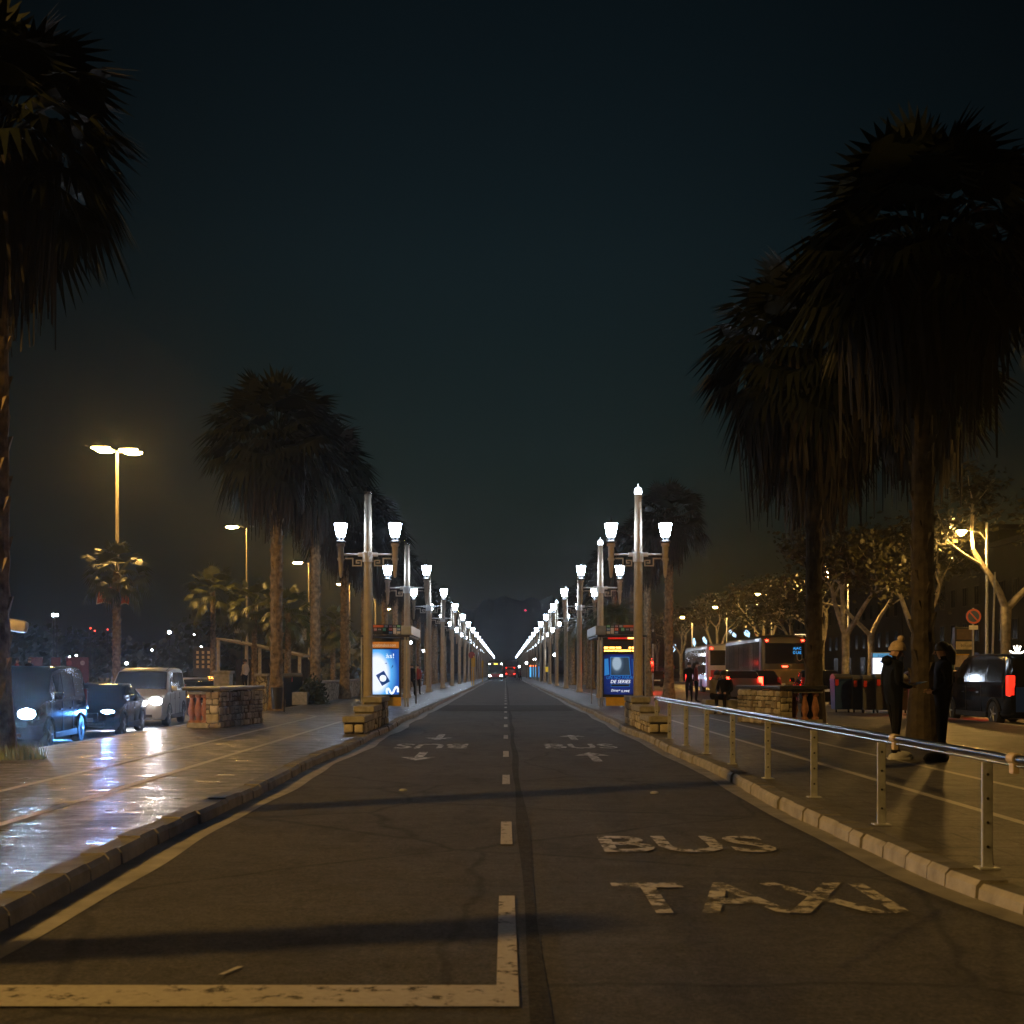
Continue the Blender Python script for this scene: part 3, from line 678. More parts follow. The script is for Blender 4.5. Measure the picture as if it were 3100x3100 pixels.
def shelter(name, lab, loc, kind):
    # local x: 0 on the side away from the road (left shelter) to 1.74; kind 'left' or 'right' (mirrored plan)
    t = thing('bus_shelter', lab, 'bus shelter', loc, 0, 'bus shelters on the pavements'); s = 1 if kind == 'left' else -1
    def X(a, b=None): return sorted((s * a, s * b)) if b is not None else s * a
    def bx(x0, x1, y0, y1, z0, z1, b=0.01):
        a, c = X(x0, x1); return MB().bbox(a, c, y0, y1, z0, z1, b)
    bx(-0.05, 1.80, -0.05, 4.6, 2.60, 2.67, 0.02).build('roof', M['dark_metal'], t)
    bx(1.48, 1.86, -0.04, 4.6, 2.68, 3.02, 0.02).build('roof_box', M['alu'], t)
    for (x, y) in ((0.0, 0), (1.62, 0), (1.73, 0), (0, 4.4), (1.7, 4.4)):
        bx(x - 0.025, x + 0.025, y - 0.025, y + 0.025, 0, 2.6, 0.006).build('post', M['alu'], t)
    bx(0.02, 0.05, 0.2, 4.3, 0.3, 2.3, 0.003).build('glass_pane', M['glass'], t)
    se = bx(0.25, 0.65, 1.2, 3.8, 0.42, 0.46, 0.01); a, c = X(0.4, 0.5)
    for y in (1.4, 3.6): se.box(a, c, y, y + 0.06, 0, 0.42)
    se.build('seat', M['yellow'] if kind == 'right' else M['alu'], t)
    bx(0.12, 1.47 if kind == 'left' else 1.59, 0.02, 0.16, 0.36, 2.56, 0.015).build('poster_frame', M['dark_metal'], t)
    bx(0.12, 1.47, 0.03, 0.12, 0.03, 0.355, 0.004).build('skirting_panel', M['yellow'], t)
    po = bx(0.20, 1.39 if kind == 'left' else 1.55, -0.004, 0.018, 0.46, 2.14 if kind == 'left' else 1.95, 0.002)
    y = -0.006
    if kind == 'left':
        p = po.build('poster', M['poster_pale'], t)
        q = bx(0.20, 1.39, -0.004, 0.018, 2.19, 2.42, 0.002).build('header_strip', M['head_orange'], t)
        lettering('barcelonabus.com', 0.96, 0.12, M['head_ink'], q, (0.80, y, 2.30))
        lettering('às!', 0.30, 0.17, M['ink'], p, (1.06, y - 0.004, 1.90))
        c, d = 0.80, 0.86; ang = R(-33)
        poly = [(c + 0.20 * a * math.cos(ang) - 0.26 * b * math.sin(ang), d + 0.05 + 0.20 * a * math.sin(ang) + 0.26 * b * math.cos(ang)) for a, b in ((-1, -1), (1, -1), (1, 1), (-1, 1))]
        poly = [(c + (u * math.cos(R(-60)) - v * math.sin(R(-60))), d + 0.20 + (u * math.sin(R(-60)) + v * math.cos(R(-60)))) for u, v in ((-0.23, -0.17), (0.23, -0.17), (0.23, 0.17), (-0.23, 0.17))]
        sheet('poster_card', M['ink_blue'], poly, p, y)
        sheet('poster_disc', M['ink'], disc(c, d + 0.20, 0.125), p, y - 0.005)
        sheet('poster_mark', M['ink_blue'], [(1.10, 1.42), (1.15, 1.54), (1.18, 1.55), (1.17, 1.49)], p, y)
        sheet('poster_mark', M['ink_blue'], [(0.86, 1.61), (0.92, 1.64), (0.95, 1.63), (0.94, 1.60)], p, y)
        pts = [(0.96, 0.48), (0.935, 0.58), (0.95, 0.66), (1.0, 0.68), (1.04, 0.63), (1.08, 0.54), (1.13, 0.49), (1.18, 0.53), (1.22, 0.63), (1.27, 0.72), (1.32, 0.74), (1.355, 0.68), (1.36, 0.54)]
        sm = []
        for i in range(len(pts) - 1):
            for k in range(3):
                f = k / 3; sm.append((pts[i][0] * (1 - f) + pts[i + 1][0] * f, pts[i][1] * (1 - f) + pts[i + 1][1] * f))
        sm.append(pts[-1])
        ribbon('poster_logo', M['ink'], sm, 0.075, p, y - 0.005)
    else:
        p = po.build('poster', M['poster_dark'], t)
        cx = s * 0.95
        fr = [(cx - 0.36, 1.86), (cx + 0.34, 1.86), (cx + 0.40, 1.16), (cx - 0.36, 1.16)]
        sheet('poster_picture_border', M['ink_cyan'], fr, p, y)
        inner = [(cx - 0.34, 1.84), (cx + 0.32, 1.84), (cx + 0.38, 1.18), (cx - 0.34, 1.18)]
        sheet('poster_picture', poster_mat('poster_picture_tones', (0.45, 0.6, 0.75), (0.03, 0.06, 0.10), cx - 0.12, 1.62, 0.26, 0.7, (0.08, 0.14, 0.22)), inner, p, y - 0.005)
        sheet('poster_side_picture', M['ink_cyan'], [(cx - 0.58, 1.78), (cx - 0.44, 1.80), (cx - 0.40, 1.20), (cx - 0.58, 1.16)], p, y)
        sheet('poster_side_picture', M['ink_blue'], [(cx + 0.42, 1.78), (cx + 0.57, 1.78), (cx + 0.57, 1.22), (cx + 0.45, 1.22)], p, y)
        lettering('UN NO PARAR', 1.05, 0.115, M['ink_cyan'], p, (cx + 0.02, y - 0.008, 1.09), shear=0.2)
        lettering('DE SERIES', 0.74, 0.12, M['ink'], p, (cx + 0.02, y - 0.008, 0.94), shear=0.2)
        sheet('poster_bar', M['ink_cyan'], [(cx - 0.34, 0.85), (cx + 0.36, 0.85), (cx + 0.36, 0.75), (cx - 0.34, 0.75)], p, y)
        sheet('poster_bar', M['dark_metal'], [(cx - 0.33, 0.84), (cx + 0.35, 0.84), (cx + 0.35, 0.76), (cx - 0.33, 0.76)], p, y - 0.005)
        lettering('Disney+', 0.34, 0.11, M['ink'], p, (cx - 0.16, y, 0.60), shear=0.35)
        lettering('5,99€', 0.33, 0.09, M['ink'], p, (cx + 0.20, y, 0.58), shear=0.2)
        bd = bx(0.20, 1.56, 0.0, 0.018, 2.0, 2.50, 0.002).build('arrival_display', M['black'], t)
        for z, runs in ((2.20, ((0.22, 0.36), (0.42, 0.62), (0.65, 0.84), (1.14, 1.22), (1.25, 1.36))), (2.09, ((0.22, 0.29), (0.31, 0.46), (0.49, 0.58), (0.61, 0.80), (0.82, 0.95), (0.98, 1.22), (1.25, 1.33), (1.36, 1.39)))):
            led = MB()
            for x0, x1 in runs:
                x = x0
                while x < x1:
                    a, c = X(1.76 - x, 1.76 - x - 0.030); led.box(a, c, -0.010, -0.006, z - 0.032 + rng.choice((0, 0, 0.012)), z + 0.032); x += 0.040
            led.build('lettering', M['led_orange'], bd)
        rs = bx(0.1, 1.40, -0.03, -0.01, 2.52, 2.585, 0.002).build('red_strip', emit('red_strip', (0.7, 0.02, 0.01), 0.5), t)
        bx(0.42, 0.66, -0.04, -0.034, 2.53, 2.58, 0.001).build('lit_pictogram', M['led_orange'], rs)
    # route sign on the roof
    y0 = -0.02
    sg = bx(0.42, 1.47, -0.01, 0.03, 2.70, 3.06, 0.004).build('route_sign', M['black'], t)
    cells = [(0.44, 0.83, 2.96, 3.04, (0.55, 0.09, 0.02), ''), (0.86, 0.98, 2.96, 3.04, (0.30, 0.28, 0.26), ''), (1.02, 1.14, 2.96, 3.04, (0.22, 0.06, 0.09), 'D20'), (1.17, 1.29, 2.96, 3.04, (0.03, 0.03, 0.05), 'H14'), (1.32, 1.45, 2.96, 3.04, (0.05, 0.30, 0.12), 'V15'),
             (0.46, 0.58, 2.82, 2.94, (0.22, 0.07, 0.09), 'D20'), (0.62, 0.74, 2.82, 2.94, (0.03, 0.03, 0.05), 'H14'), (0.79, 0.91, 2.82, 2.94, (0.05, 0.32, 0.13), 'V15'),
             (1.02, 1.15, 2.83, 2.94, (0.60, 0.08, 0.02), '59'), (1.18, 1.30, 2.72, 2.94, (0.52, 0.45, 0.40), ''), (1.32, 1.45, 2.83, 2.94, (0.06, 0.16, 0.34), '36'), (1.02, 1.15, 2.72, 2.81, (0.06, 0.16, 0.30), 'N0'), (1.32, 1.45, 2.72, 2.81, (0.5, 0.45, 0.38), '')]
    for x0, x1, z0, z1, c, tx in cells:
        a, b_ = X(x0, x1); m_ = mat('route_%d_%d_%d' % tuple(int(v * 100) for v in c), c, 0.5, 0, 0.05)
        o = MB().box(a, b_, y0 - 0.003, y0, z0, z1).build('route_tile', m_, sg)
        if tx: lettering(tx, (x1 - x0) * 0.8, (z1 - z0) * 0.5, M['white'], sg, ((a + b_) / 2, y0 - 0.006, (z0 + z1) / 2))
    return t
shelter('bus_shelter', 'left bus shelter with a pale blue lit poster and orange header', (-5.36, 44.3, PAVE), 'left')
shelter('bus_shelter', 'right bus shelter with a dark blue lit poster under a red arrivals display', (5.22, 44.3, PAVE), 'right')
far_sh = thing('bus_shelter', 'far bus shelter with a slim bright blue lit panel on the right', 'bus shelter', (4.3, 215, PAVE), 0, 'bus shelters on the pavements')
MB().bbox(-0.1, 2.2, 0, 3, 2.6, 2.75).build('roof', M['alu'], far_sh); MB().bbox(0, 1.3, 0, 0.2, 0.1, 2.4).build('poster_frame', M['dark_metal'], far_sh)
MB().box(0.1, 1.2, -0.02, -0.001, 0.35, 2.2).build('poster', emit('far_poster', (0.08, 0.4, 0.8), 1.6), far_sh)
MB().box(0.1, 1.2, -0.02, -0.001, 2.28, 2.5).build('display', M['led_red'], far_sh)
MB().box(1.7, 1.95, -0.02, 0.2, 0.3, 2.3).build('side_panel', emit('far_side_poster', (0.05, 0.3, 0.9), 1.2), far_sh)
# ================================================================== palms and trees
def palm_trunk(h, r0, r1, seed, stubs=70):
    k = random.Random(seed); mb = MB(); pr = []; n = 34
    for i in range(n + 1):
        f = i / n; r = r0 + (r1 - r0) * f + (0.10 * (1 - f * 7) if f < 0.14 else 0); pr.append((r * (1.0 + 0.05 * (i % 2)), h * f))
    mb.lathe(pr, (0, 0, 0), 14)
    for i, v in enumerate(mb.v):
        j = 1 + k.uniform(-0.05, 0.05); mb.v[i] = (v[0] * j, v[1] * j, v[2])
    for i in range(stubs):
        f = (i + 0.5) / stubs; f = 0.12 + 0.88 * f; a = i * 2.4 + k.uniform(-0.2, 0.2); r = r0 + (r1 - r0) * f; z = h * f
        c, s = math.cos(a), math.sin(a); o = r * 0.96; w_ = 0.07
        p = lambda q, t, zz: (c * q - s * t, s * q + c * t, zz)
        mb.add([p(o, -w_, z - 0.10), p(o, w_, z - 0.10), p(o, w_ * 0.6, z + 0.1), p(o, -w_ * 0.6, z + 0.1), p(o + 0.07, -w_ * 0.4, z + 0.12), p(o + 0.07, w_ * 0.4, z + 0.12)],
               [(0, 1, 5, 4), (2, 3, 4, 5), (0, 4, 3), (1, 2, 5)])
    return mb.mesh('trunk', M['bark'])
def fan_leaf(mb, base, d, pet, rad, nb, droop, k, open_=1.25):
    d = Vector(d).normalized(); up = Vector((0, 0, 1)); s = d.cross(up)
    if s.length < 0.1: s = Vector((1, 0, 0))
    s.normalize(); n = s.cross(d).normalized(); base = Vector(base)
    mid = base + d * pet * 0.55 + Vector((0, 0, 0.02)); tip = base + d * pet + Vector((0, 0, -droop * 0.25))
    for a, b, w_ in ((base, mid, 0.022), (mid, tip, 0.016)): mb.add([a - s * w_, a + s * w_, b + s * w_ * 0.8, b - s * w_ * 0.8], [(0, 1, 2, 3)])
    dd = (tip - mid).normalized(); roll = k.uniform(-0.5, 0.5)
    n2 = (n * math.cos(roll) + s * math.sin(roll)); s2 = dd.cross(n2).normalized()
    for i in range(nb):
        f = -1 + 2 * i / (nb - 1); a = f * open_; L_ = rad * (1 - 0.25 * abs(f)) * k.uniform(0.86, 1.06)
        u = dd * math.cos(a) + s2 * math.sin(a); v = n2 * 0.10 * (1 - abs(f)); q = u.cross(n2).normalized() * rad * 0.058
        m1 = tip + u * L_ * 0.55 + v * L_; m2 = tip + u * L_ + Vector((0, 0, -droop * L_ * (0.35 + 0.3 * abs(f)))) + v * 0.2
        mb.add([tip - q * 0.3, tip + q * 0.3, m1 + q, m1 - q, m2], [(0, 1, 2, 3), (3, 2, 4)])
def fan_crown(seed, n, rad, pet, nb=14, zlo=-0.55, m=None):
    k = random.Random(seed); mb = MB()
    for i in range(n):
        z = zlo + (1.0 - zlo) * ((i + 0.5) / n) ** 0.85; a = i * 2.39996 + k.uniform(-0.25, 0.25); q = math.sqrt(max(0, 1 - z * z))
        fan_leaf(mb, (0.08 * math.cos(a), 0.08 * math.sin(a), 0.1 * z), (q * math.cos(a), q * math.sin(a), z), pet * k.uniform(0.8, 1.15), rad * k.uniform(0.85, 1.1), nb, 0.75 - 0.45 * z, k)
    return mb.mesh('crown', m or M['frond'], fix=False)
def dead_skirt(seed, n, ln, r):
    k = random.Random(seed); mb = MB()
    for i in range(n):
        a = k.uniform(0, 6.283); z0 = k.uniform(-0.9, 0.1); ro = r * k.uniform(0.35, 1.05); L_ = ln * k.uniform(0.45, 1.1)
        c, s = math.cos(a), math.sin(a)
        for j in range(6):
            t = k.uniform(-0.30, 0.30); w_ = k.uniform(0.02, 0.055); L_ = ln * k.uniform(0.25, 1.1); e = ro * k.uniform(0.75, 1.1)
            p0 = Vector((0.15 * c, 0.15 * s, z0)); p1 = Vector((e * c - t * s, e * s + t * c, z0 - 0.12)); p2 = Vector((e * 0.9 * c - t * 1.4 * s, e * 0.9 * s + t * 1.4 * c, z0 - L_))
            q = Vector((-s, c, 0)) * w_
            mb.add([p0 - q, p0 + q, p1 + q, p1 - q, p2 + q * 0.3, p2 - q * 0.3], [(0, 1, 2, 3), (3, 2, 4, 5)])
    return mb.mesh('dry_skirt', M['dead_frond'], fix=False)
TRUNK = [palm_trunk(8.6, 0.21, 0.17, s) for s in (1, 2)]
TRUNK_D = TRUNK[1].copy(); TRUNK_D.materials.clear(); TRUNK_D.materials.append(M['bark_shaded'])
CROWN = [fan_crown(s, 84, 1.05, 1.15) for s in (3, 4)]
SKIRT = [dead_skirt(s, 150, 1.75, 0.9) for s in (5, 6)]
def tall_palm(lab, x, y, h=8.6, v=0, rz=0.0, z=PAVE, cs=1.0, group='tall fan palms along the avenue', dark=False, sk=1.0):
    t = thing('fan_palm', lab, 'palm tree', (x, y, z), rz, group)
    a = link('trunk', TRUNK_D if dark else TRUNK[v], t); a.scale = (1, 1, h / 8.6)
    b = link('crown', CROWN[v], t, None, (0, 0, h)); b.scale = (cs,) * 3
    c = link('dry_skirt', SKIRT[v], t, None, (0, 0, h + 0.1)); c.scale = (cs * sk, cs * sk, cs * (0.6 + 0.4 * sk))
    return t
LPALM = [(-7.7, 9.6, 11.2, 'second tall palm outside the picture on the left'), (-7.72, 18, 9.2, 'tall palm at the left picture edge with a grass tuft at its foot'),
         (-7.7, 40, 9.0, 'tall palm with rough lit trunk behind the balustrade end'), (-7.75, 48.5, 9.4, 'tall palm with a dark bush around its foot'), (-7.7, 57, 8.6, 'tall palm just left of the nearest left lamppost'),
         (-7.8, 66, 8.8, 'tall palm behind the nearest left lamppost')]
for i, (x, y, h, lab) in enumerate(LPALM): tall_palm(lab, x, y, h, i % 2, i * 1.3, cs=1.28 if y > 30 else 1.1)
t = thing('shadow_trunk', 'unseen trunk added left of the camera, shaped for its road shadow', 'palm trunk', (-7.7, 4.8, PAVE)); o = link('trunk', TRUNK[0], t); o.scale = (1, 1, 4.6 / 8.6)  # added out of view; cut short so its shadow band ends mid-road
RPALM = [(7.72, 22, 9.0, 'tall dark palm whose trunk stands between the two people'), (7.73, 29.8, 9.2, 'tall dark palm trunk in front of the dark coach'), 
         (12.28, 35.0, 9.6, 'dark palm crown hanging behind the two people, farther back'), (11.4, 44, 9.4, 'dark palm crown behind the trunk in front of the coach'), (12.6, 24.5, 9.8, 'dark palm at the upper right picture edge'),
         (7.7, 56, 8.4, 'slim palm behind the right twin-lantern lamppost'), (7.7, 64.5, 8.2, 'palm behind the right bus shelter')]
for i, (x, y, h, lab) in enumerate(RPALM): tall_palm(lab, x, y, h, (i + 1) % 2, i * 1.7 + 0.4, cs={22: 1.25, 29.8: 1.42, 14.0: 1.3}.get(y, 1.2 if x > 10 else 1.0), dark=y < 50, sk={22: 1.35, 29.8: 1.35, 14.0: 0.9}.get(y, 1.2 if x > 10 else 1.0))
for s, X in (('left', -7.8), ('right', 7.8)):
    for i in range(10):
        Y = 75 + 8.6 * i
        tall_palm('far tall palm in the %s row behind the lampposts' % s, X + rng.uniform(-0.3, 0.3), Y, 8.3 + rng.uniform(-0.5, 0.6), i % 2, i * 0.9)
# young palms of the park on the left
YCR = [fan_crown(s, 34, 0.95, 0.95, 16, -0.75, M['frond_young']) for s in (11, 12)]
YTR = palm_trunk(5.5, 0.17, 0.14, 13, 50)
for i, (x, y, ch, sc, lab) in enumerate([
    (px(353, 62), 62, 7.1, 1.08, 'young palm standing in front of the four-headed mast light'), (px(645, 74), 74, 6.9, 1.1, 'slim young palm with hanging green fans left of the tall palms'),
    (px(770, 70), 70, 5.9, 1.0, 'young palm with dark glossy fans beneath the single mast light'), (px(872, 66), 66, 5.2, 1.0, 'bright yellow-green young palm between the two tall trunks'),
    (px(1008, 80), 80, 5.0, 0.95, 'bright young palm left of the nearest left lamppost'), (px(955, 96), 96, 5.2, 0.9, 'small young palm behind the bright one')]):
    t = thing('young_palm', lab, 'palm tree', (x, y, LOW), i * 1.1, 'young palms of the park on the left'); h = ch - 0.2
    a = link('trunk', YTR, t); a.scale = (1.25 if i == 0 else 0.95,) * 2 + (h / 5.5,)
    b = link('crown', YCR[i % 2], t, None, (0, 0, h)); b.scale = (sc,) * 3
# feather palms between the right lampposts
def feather_crown(seed, n, L0):
    k = random.Random(seed); mb = MB()
    for i in range(n):
        a = i * 2.39996; z = -0.1 + 1.0 * ((i + 0.5) / n); el = math.asin(min(1, max(-0.2, z))); p = Vector((0, 0, 0)); L_ = L0 * k.uniform(0.85, 1.1); st = 9
        c, s = math.cos(a), math.sin(a); side = Vector((-s, c, 0)); pts = [p.copy()]; e = el
        for j in range(st):
            p = p + Vector((c * math.cos(e), s * math.cos(e), math.sin(e))) * L_ / st; e -= 0.19 + 0.02 * j; pts.append(p.copy())
        for j in range(1, st + 1):
            d = (pts[j] - pts[j - 1]).normalized(); n2 = d.cross(side).normalized()
            mb.add([pts[j - 1] - side * 0.02, pts[j - 1] + side * 0.02, pts[j] + side * 0.015, pts[j] - side * 0.015], [(0, 1, 2, 3)])
            for m_ in range(4):
                b = pts[j - 1].lerp(pts[j], m_ / 4)
                for sg in (-1, 1):
                    ll = 0.62 * math.sin(min(1, (j + m_ / 4) / st * 1.1) * 2.6 + 0.35) + 0.12
                    q = b + (side * sg * 0.85 + d * 0.55).normalized() * ll + Vector((0, 0, -0.30 * ll)); w_ = d * 0.018
                    mb.add([b - w_, b + w_, q], [(0, 1, 2)])
    return mb.mesh('crown', M['frond_young'], fix=False)
FCR = feather_crown(21, 34, 3.0); FTR = palm_trunk(4.2, 0.30, 0.26, 22, 60)
for i, (x, y, h, lab) in enumerate([(6.3, 68, 4.6, 'feather palm lit white by the lanterns behind the right bus shelter'), (6.6, 92, 4.8, 'second feather palm between the right lampposts'), (6.6, 118, 4.8, 'farther feather palm between the right lampposts')]):
    t = thing('feather_palm', lab, 'palm tree', (x, y, PAVE), i * 0.7, 'feather palms between the right lampposts')
    a = link('trunk', FTR, t); a.scale = (1, 1, h / 4.2); link('crown', FCR, t, None, (0, 0, h))

# plane trees of the right street
def plane_tree(seed, forks, h0):
    k = random.Random(seed); wood, leaf = MB(), MB()
    wood.tube([(0, 0, 0), (0.02, 0, 0.5), (0, 0.02, h0 * 0.7), (0, 0, h0)], [0.27, 0.2, 0.185, 0.21], 12)
    tips = []
    def branch(p, d, r, ln, lev):
        pts, rs = [p.copy()], [r]
        for j in range(4):
            d = (d + Vector((k.uniform(-0.16, 0.16), k.uniform(-0.16, 0.16), 0.05))).normalized(); p = p + d * ln / 4; pts.append(p.copy()); rs.append(r * (1 - 0.42 * (j + 1) / 4))
        wood.tube(pts, rs, 9 if lev == 0 else 6)
        if lev < 2:
            for j in range(3 if lev == 0 else 3):
                a = k.uniform(0, 6.28); o = d.orthogonal().normalized(); o.rotate(Matrix.Rotation(a, 3, d))
                branch(pts[-1 - (j % 2)], (d + o * 0.75).normalized(), rs[-1] * 0.72, ln * 0.68, lev + 1)
        else: tips.extend([pts[-1], pts[-2], pts[-3]])
    for (ax, tilt) in forks:
        d = Vector((math.sin(tilt) * math.cos(ax), math.sin(tilt) * math.sin(ax), math.cos(tilt))); branch(Vector((0, 0, h0 - 0.12)), d, 0.15, 2.6, 0)
    for tp in tips:
        cc = tp + Vector((k.gauss(0, 0.3), k.gauss(0, 0.3), k.gauss(0, 0.3)))
        for j in range(30):
            c = cc + Vector((k.gauss(0, 0.36), k.gauss(0, 0.36), k.gauss(0, 0.30))); a = Vector((k.gauss(0, 1), k.gauss(0, 1), k.gauss(0, 0.6))).normalized(); b = a.orthogonal().normalized(); s = k.uniform(0.08, 0.18)
            e = a.cross(b); leaf.add([c - a * s, c - b * s * 0.8 + e * 0.03, c + a * s, c + b * s * 0.8 + e * 0.03], [(0, 1, 2), (0, 2, 3)])
    return wood.mesh('trunk', M['plane_bark'], True), leaf.mesh('crown', M['leaf'], fix=False)
PL = [plane_tree(31, [(R(0), R(38)), (R(180), R(32)), (R(95), R(15))], 2.9), plane_tree(32, [(R(10), R(28)), (R(175), R(42)), (R(60), R(8))], 3.2), plane_tree(33, [(R(-10), R(45)), (R(170), R(25))], 3.6)]
for i, (x, y, v, rz, sz, lab) in enumerate([
    (px(3045, 52), 52, 2, 0.2, 1.15, 'plane tree at the right edge beside the parked dark van'), (px(2776, 63.6), 63.6, 0, 0.0, 1.15, 'plane tree hidden behind the palm between the two people'),
    (px(2637, 72), 72, 2, 3.2, 1.0, 'grey-trunked plane tree behind the waste containers'), (px(2488, 82), 82, 1, 0.4, 1.0, 'plane tree just right of the palm in front of the coach'),
    (px(2313, 101), 101, 0, 0.0, 1.1, 'brightly lit three-forked plane tree above the dark coach roof'), (px(2171, 123), 123, 0, 3.0, 1.1, 'brightly lit forked plane tree between the two coaches'),
    (px(2062, 150), 150, 1, 0.0, 1.1, 'lit plane tree left of the white coach'), (px(1990, 175), 175, 1, 2.0, 1.1, 'farthest lit plane tree behind the red traffic signal'),
    (px(2400, 92), 92, 1, 1.2, 0.95, 'plane tree behind the rear of the dark coach'), (px(2560, 60), 60, 1, 2.6, 1.0, 'plane tree with yellow leaves behind the dark palm trunk')]):
    t = thing('plane_tree', lab, 'tree', (x, y, PAVE), rz, 'plane trees along the right street'); t.scale = (sz,) * 3
    link('trunk', PL[v][0], t); link('crown', PL[v][1], t)

# bushes, hedges, grass
def leaf_clump(seed, n, rx, ry, rz_, m, s0=0.05, s1=0.11):
    k = random.Random(seed); mb = MB()
    for i in range(n):
        u = Vector((k.gauss(0, 1), k.gauss(0, 1), abs(k.gauss(0, 1)))).normalized() * k.uniform(0.5, 1.0) ** 0.5 * (0.8 + 0.25 * math.sin(i * 0.37))
        c = Vector((u.x * rx, u.y * ry, u.z * rz_)); a = Vector((k.gauss(0, 1), k.gauss(0, 1), k.gauss(0, 1))).normalized(); b = a.orthogonal().normalized(); s = k.uniform(s0, s1)
        mb.add([c - a * s, c - b * s * 0.6, c + a * s, c + b * s * 0.6], [(0, 1, 2, 3)])
    return mb.mesh('bush', m, fix=False)
o = link('bush', leaf_clump(41, 900, 0.65, 0.6, 1.2, M['dark_leaf'])); o.location = (-7.75, 47.9, PAVE - 0.05); tag(o, 'dark bush around the foot of the second tall palm', 'bush')
g = MB(); k = random.Random(44)
for i in range(420):
    a, r = k.uniform(0, 6.28), 0.55 * math.sqrt(k.random()); x, y = r * math.cos(a), 0.6 * r * math.sin(a); h = k.uniform(0.10, 0.26); lx, ly = k.uniform(-0.08, 0.08), k.uniform(-0.08, 0.08)
    g.add([(x - 0.008, y, 0), (x + 0.008, y, 0), (x + lx * 0.5 + 0.005, y + ly * 0.5, h * 0.6), (x + lx, y + ly, h)], [(0, 1, 2), (0, 2, 3)])
o = g.build('grass', mat('pale_grass', (0.10, 0.14, 0.06), 0.6, 0, 0.3, 3), None, False, None, (-7.40, 17.75, PAVE), False)
tag(o, 'tuft of pale grass at the foot of the left edge palm', 'grass', None, 'stuff')
hd = MB(); k = random.Random(45)
for i in range(9000):
    y = 39 + 60 * k.random(); h = 1.0 + 0.35 * math.sin(y * 0.7) + 0.2 * math.sin(y * 2.1)
    c = Vector((-22.0 - 14 * (k.random() ** 2) + 0.0, y, LOW + h * k.random() ** 0.6)); a = Vector((k.gauss(0, 1), k.gauss(0, 1), k.gauss(0, 1))).normalized(); b = a.orthogonal(); b.normalize(); s = k.uniform(0.10, 0.2)
    hd.add([c - a * s, c - b * s * 0.6, c + a * s, c + b * s * 0.6], [(0, 1, 2, 3)])
o = hd.build('park_undergrowth', M['dark_leaf'], None, False, None, (0, 0, 0), False); tag(o, 'low dark undergrowth of the park along the left street', 'undergrowth', None, 'stuff')
tl = MB(); k = random.Random(46)
for i in range(16000):
    x = -150 + 138 * k.random() if i % 2 else -120 + 100 * k.random(); y = 165 + 70 * k.random()
    h = 7.0 + 2.2 * math.sin(x * 0.13) + 1.6 * math.sin(x * 0.41 + 1) ; c = Vector((x, y, LOW + h * k.random() ** 0.7)); a = Vector((k.gauss(0, 1), k.gauss(0, 1), k.gauss(0, 1))).normalized(); b = a.orthogonal(); b.normalize(); s = k.uniform(0.35, 0.8)
    tl.add([c - a * s, c - b * s * 0.7, c + a * s, c + b * s * 0.7], [(0, 1, 2, 3)])
o = tl.build('distant_treeline', M['dark_leaf'], None, False, None, (0, 0, 0), False); tag(o, 'dark mass of distant park trees beyond the left street', 'trees', None, 'stuff')
M['taillight_dim'] = emit('tail_light_dim', (1.0, 0.03, 0.012), 1.6)
# ================================================================== vehicles (local: front at y = 0 facing -y, length along +y)
def sections(st, belt, tumble, rn=0.07):
    out = []
    for y, zt, zb, w_ in st:
        cab = max(0.0, min(1.0, (zt - belt) / 0.5)); wt = w_ * (0.985 - tumble * cab)
        h = [(0.0, zb), (w_ * 0.90, zb), (w_ * 0.985, zb + 0.12), (w_, min(belt * 0.72, zt - 0.09)), (w_ * 0.985, min(belt, zt - 0.05)), (wt, zt - rn * (0.5 + 0.5 * cab)), (wt * 0.90, zt - 0.014), (wt * 0.45, zt - 0.003), (0.0, zt)]
        out.append([Vector((a, y, b)) for a, b in h])
    return out
def loft(sec):
    mb = MB(); n = len(sec[0]); ring = []
    for s in sec: ring.append([p for p in s] + [Vector((-p.x, p.y, p.z)) for p in s[-2:0:-1]])
    m = len(ring[0]); vs = [p for r in ring for p in r]; fs = []
    for i in range(len(ring) - 1):
        for k in range(m): fs.append((i * m + k, i * m + (k + 1) % m, (i + 1) * m + (k + 1) % m, (i + 1) * m + k))
    fs += [tuple(range(m))[::-1], tuple(range((len(ring) - 1) * m, len(ring) * m))]
    return mb.add(vs, fs)
def panel(mb, a, b, c, d, ins=(0.06, 0.06, 0.08, 0.08), off=0.008, out=None):
    q = lambda u, v: (a * (1 - u) + b * u) * (1 - v) + (d * (1 - u) + c * u) * v
    l, r, lo, hi = ins; P = [q(l, lo), q(1 - r, lo), q(1 - r, 1 - hi), q(l, 1 - hi)]
    n = (P[1] - P[0]).cross(P[3] - P[0]).normalized()
    if out is not None and n.dot(out) < 0: n = -n
    mb.add([p + n * off for p in P] + [p - n * 0.03 for p in P], [(0, 1, 2, 3), (4, 5, 6, 7), (0, 1, 5, 4), (1, 2, 6, 5), (2, 3, 7, 6), (3, 0, 4, 7)])
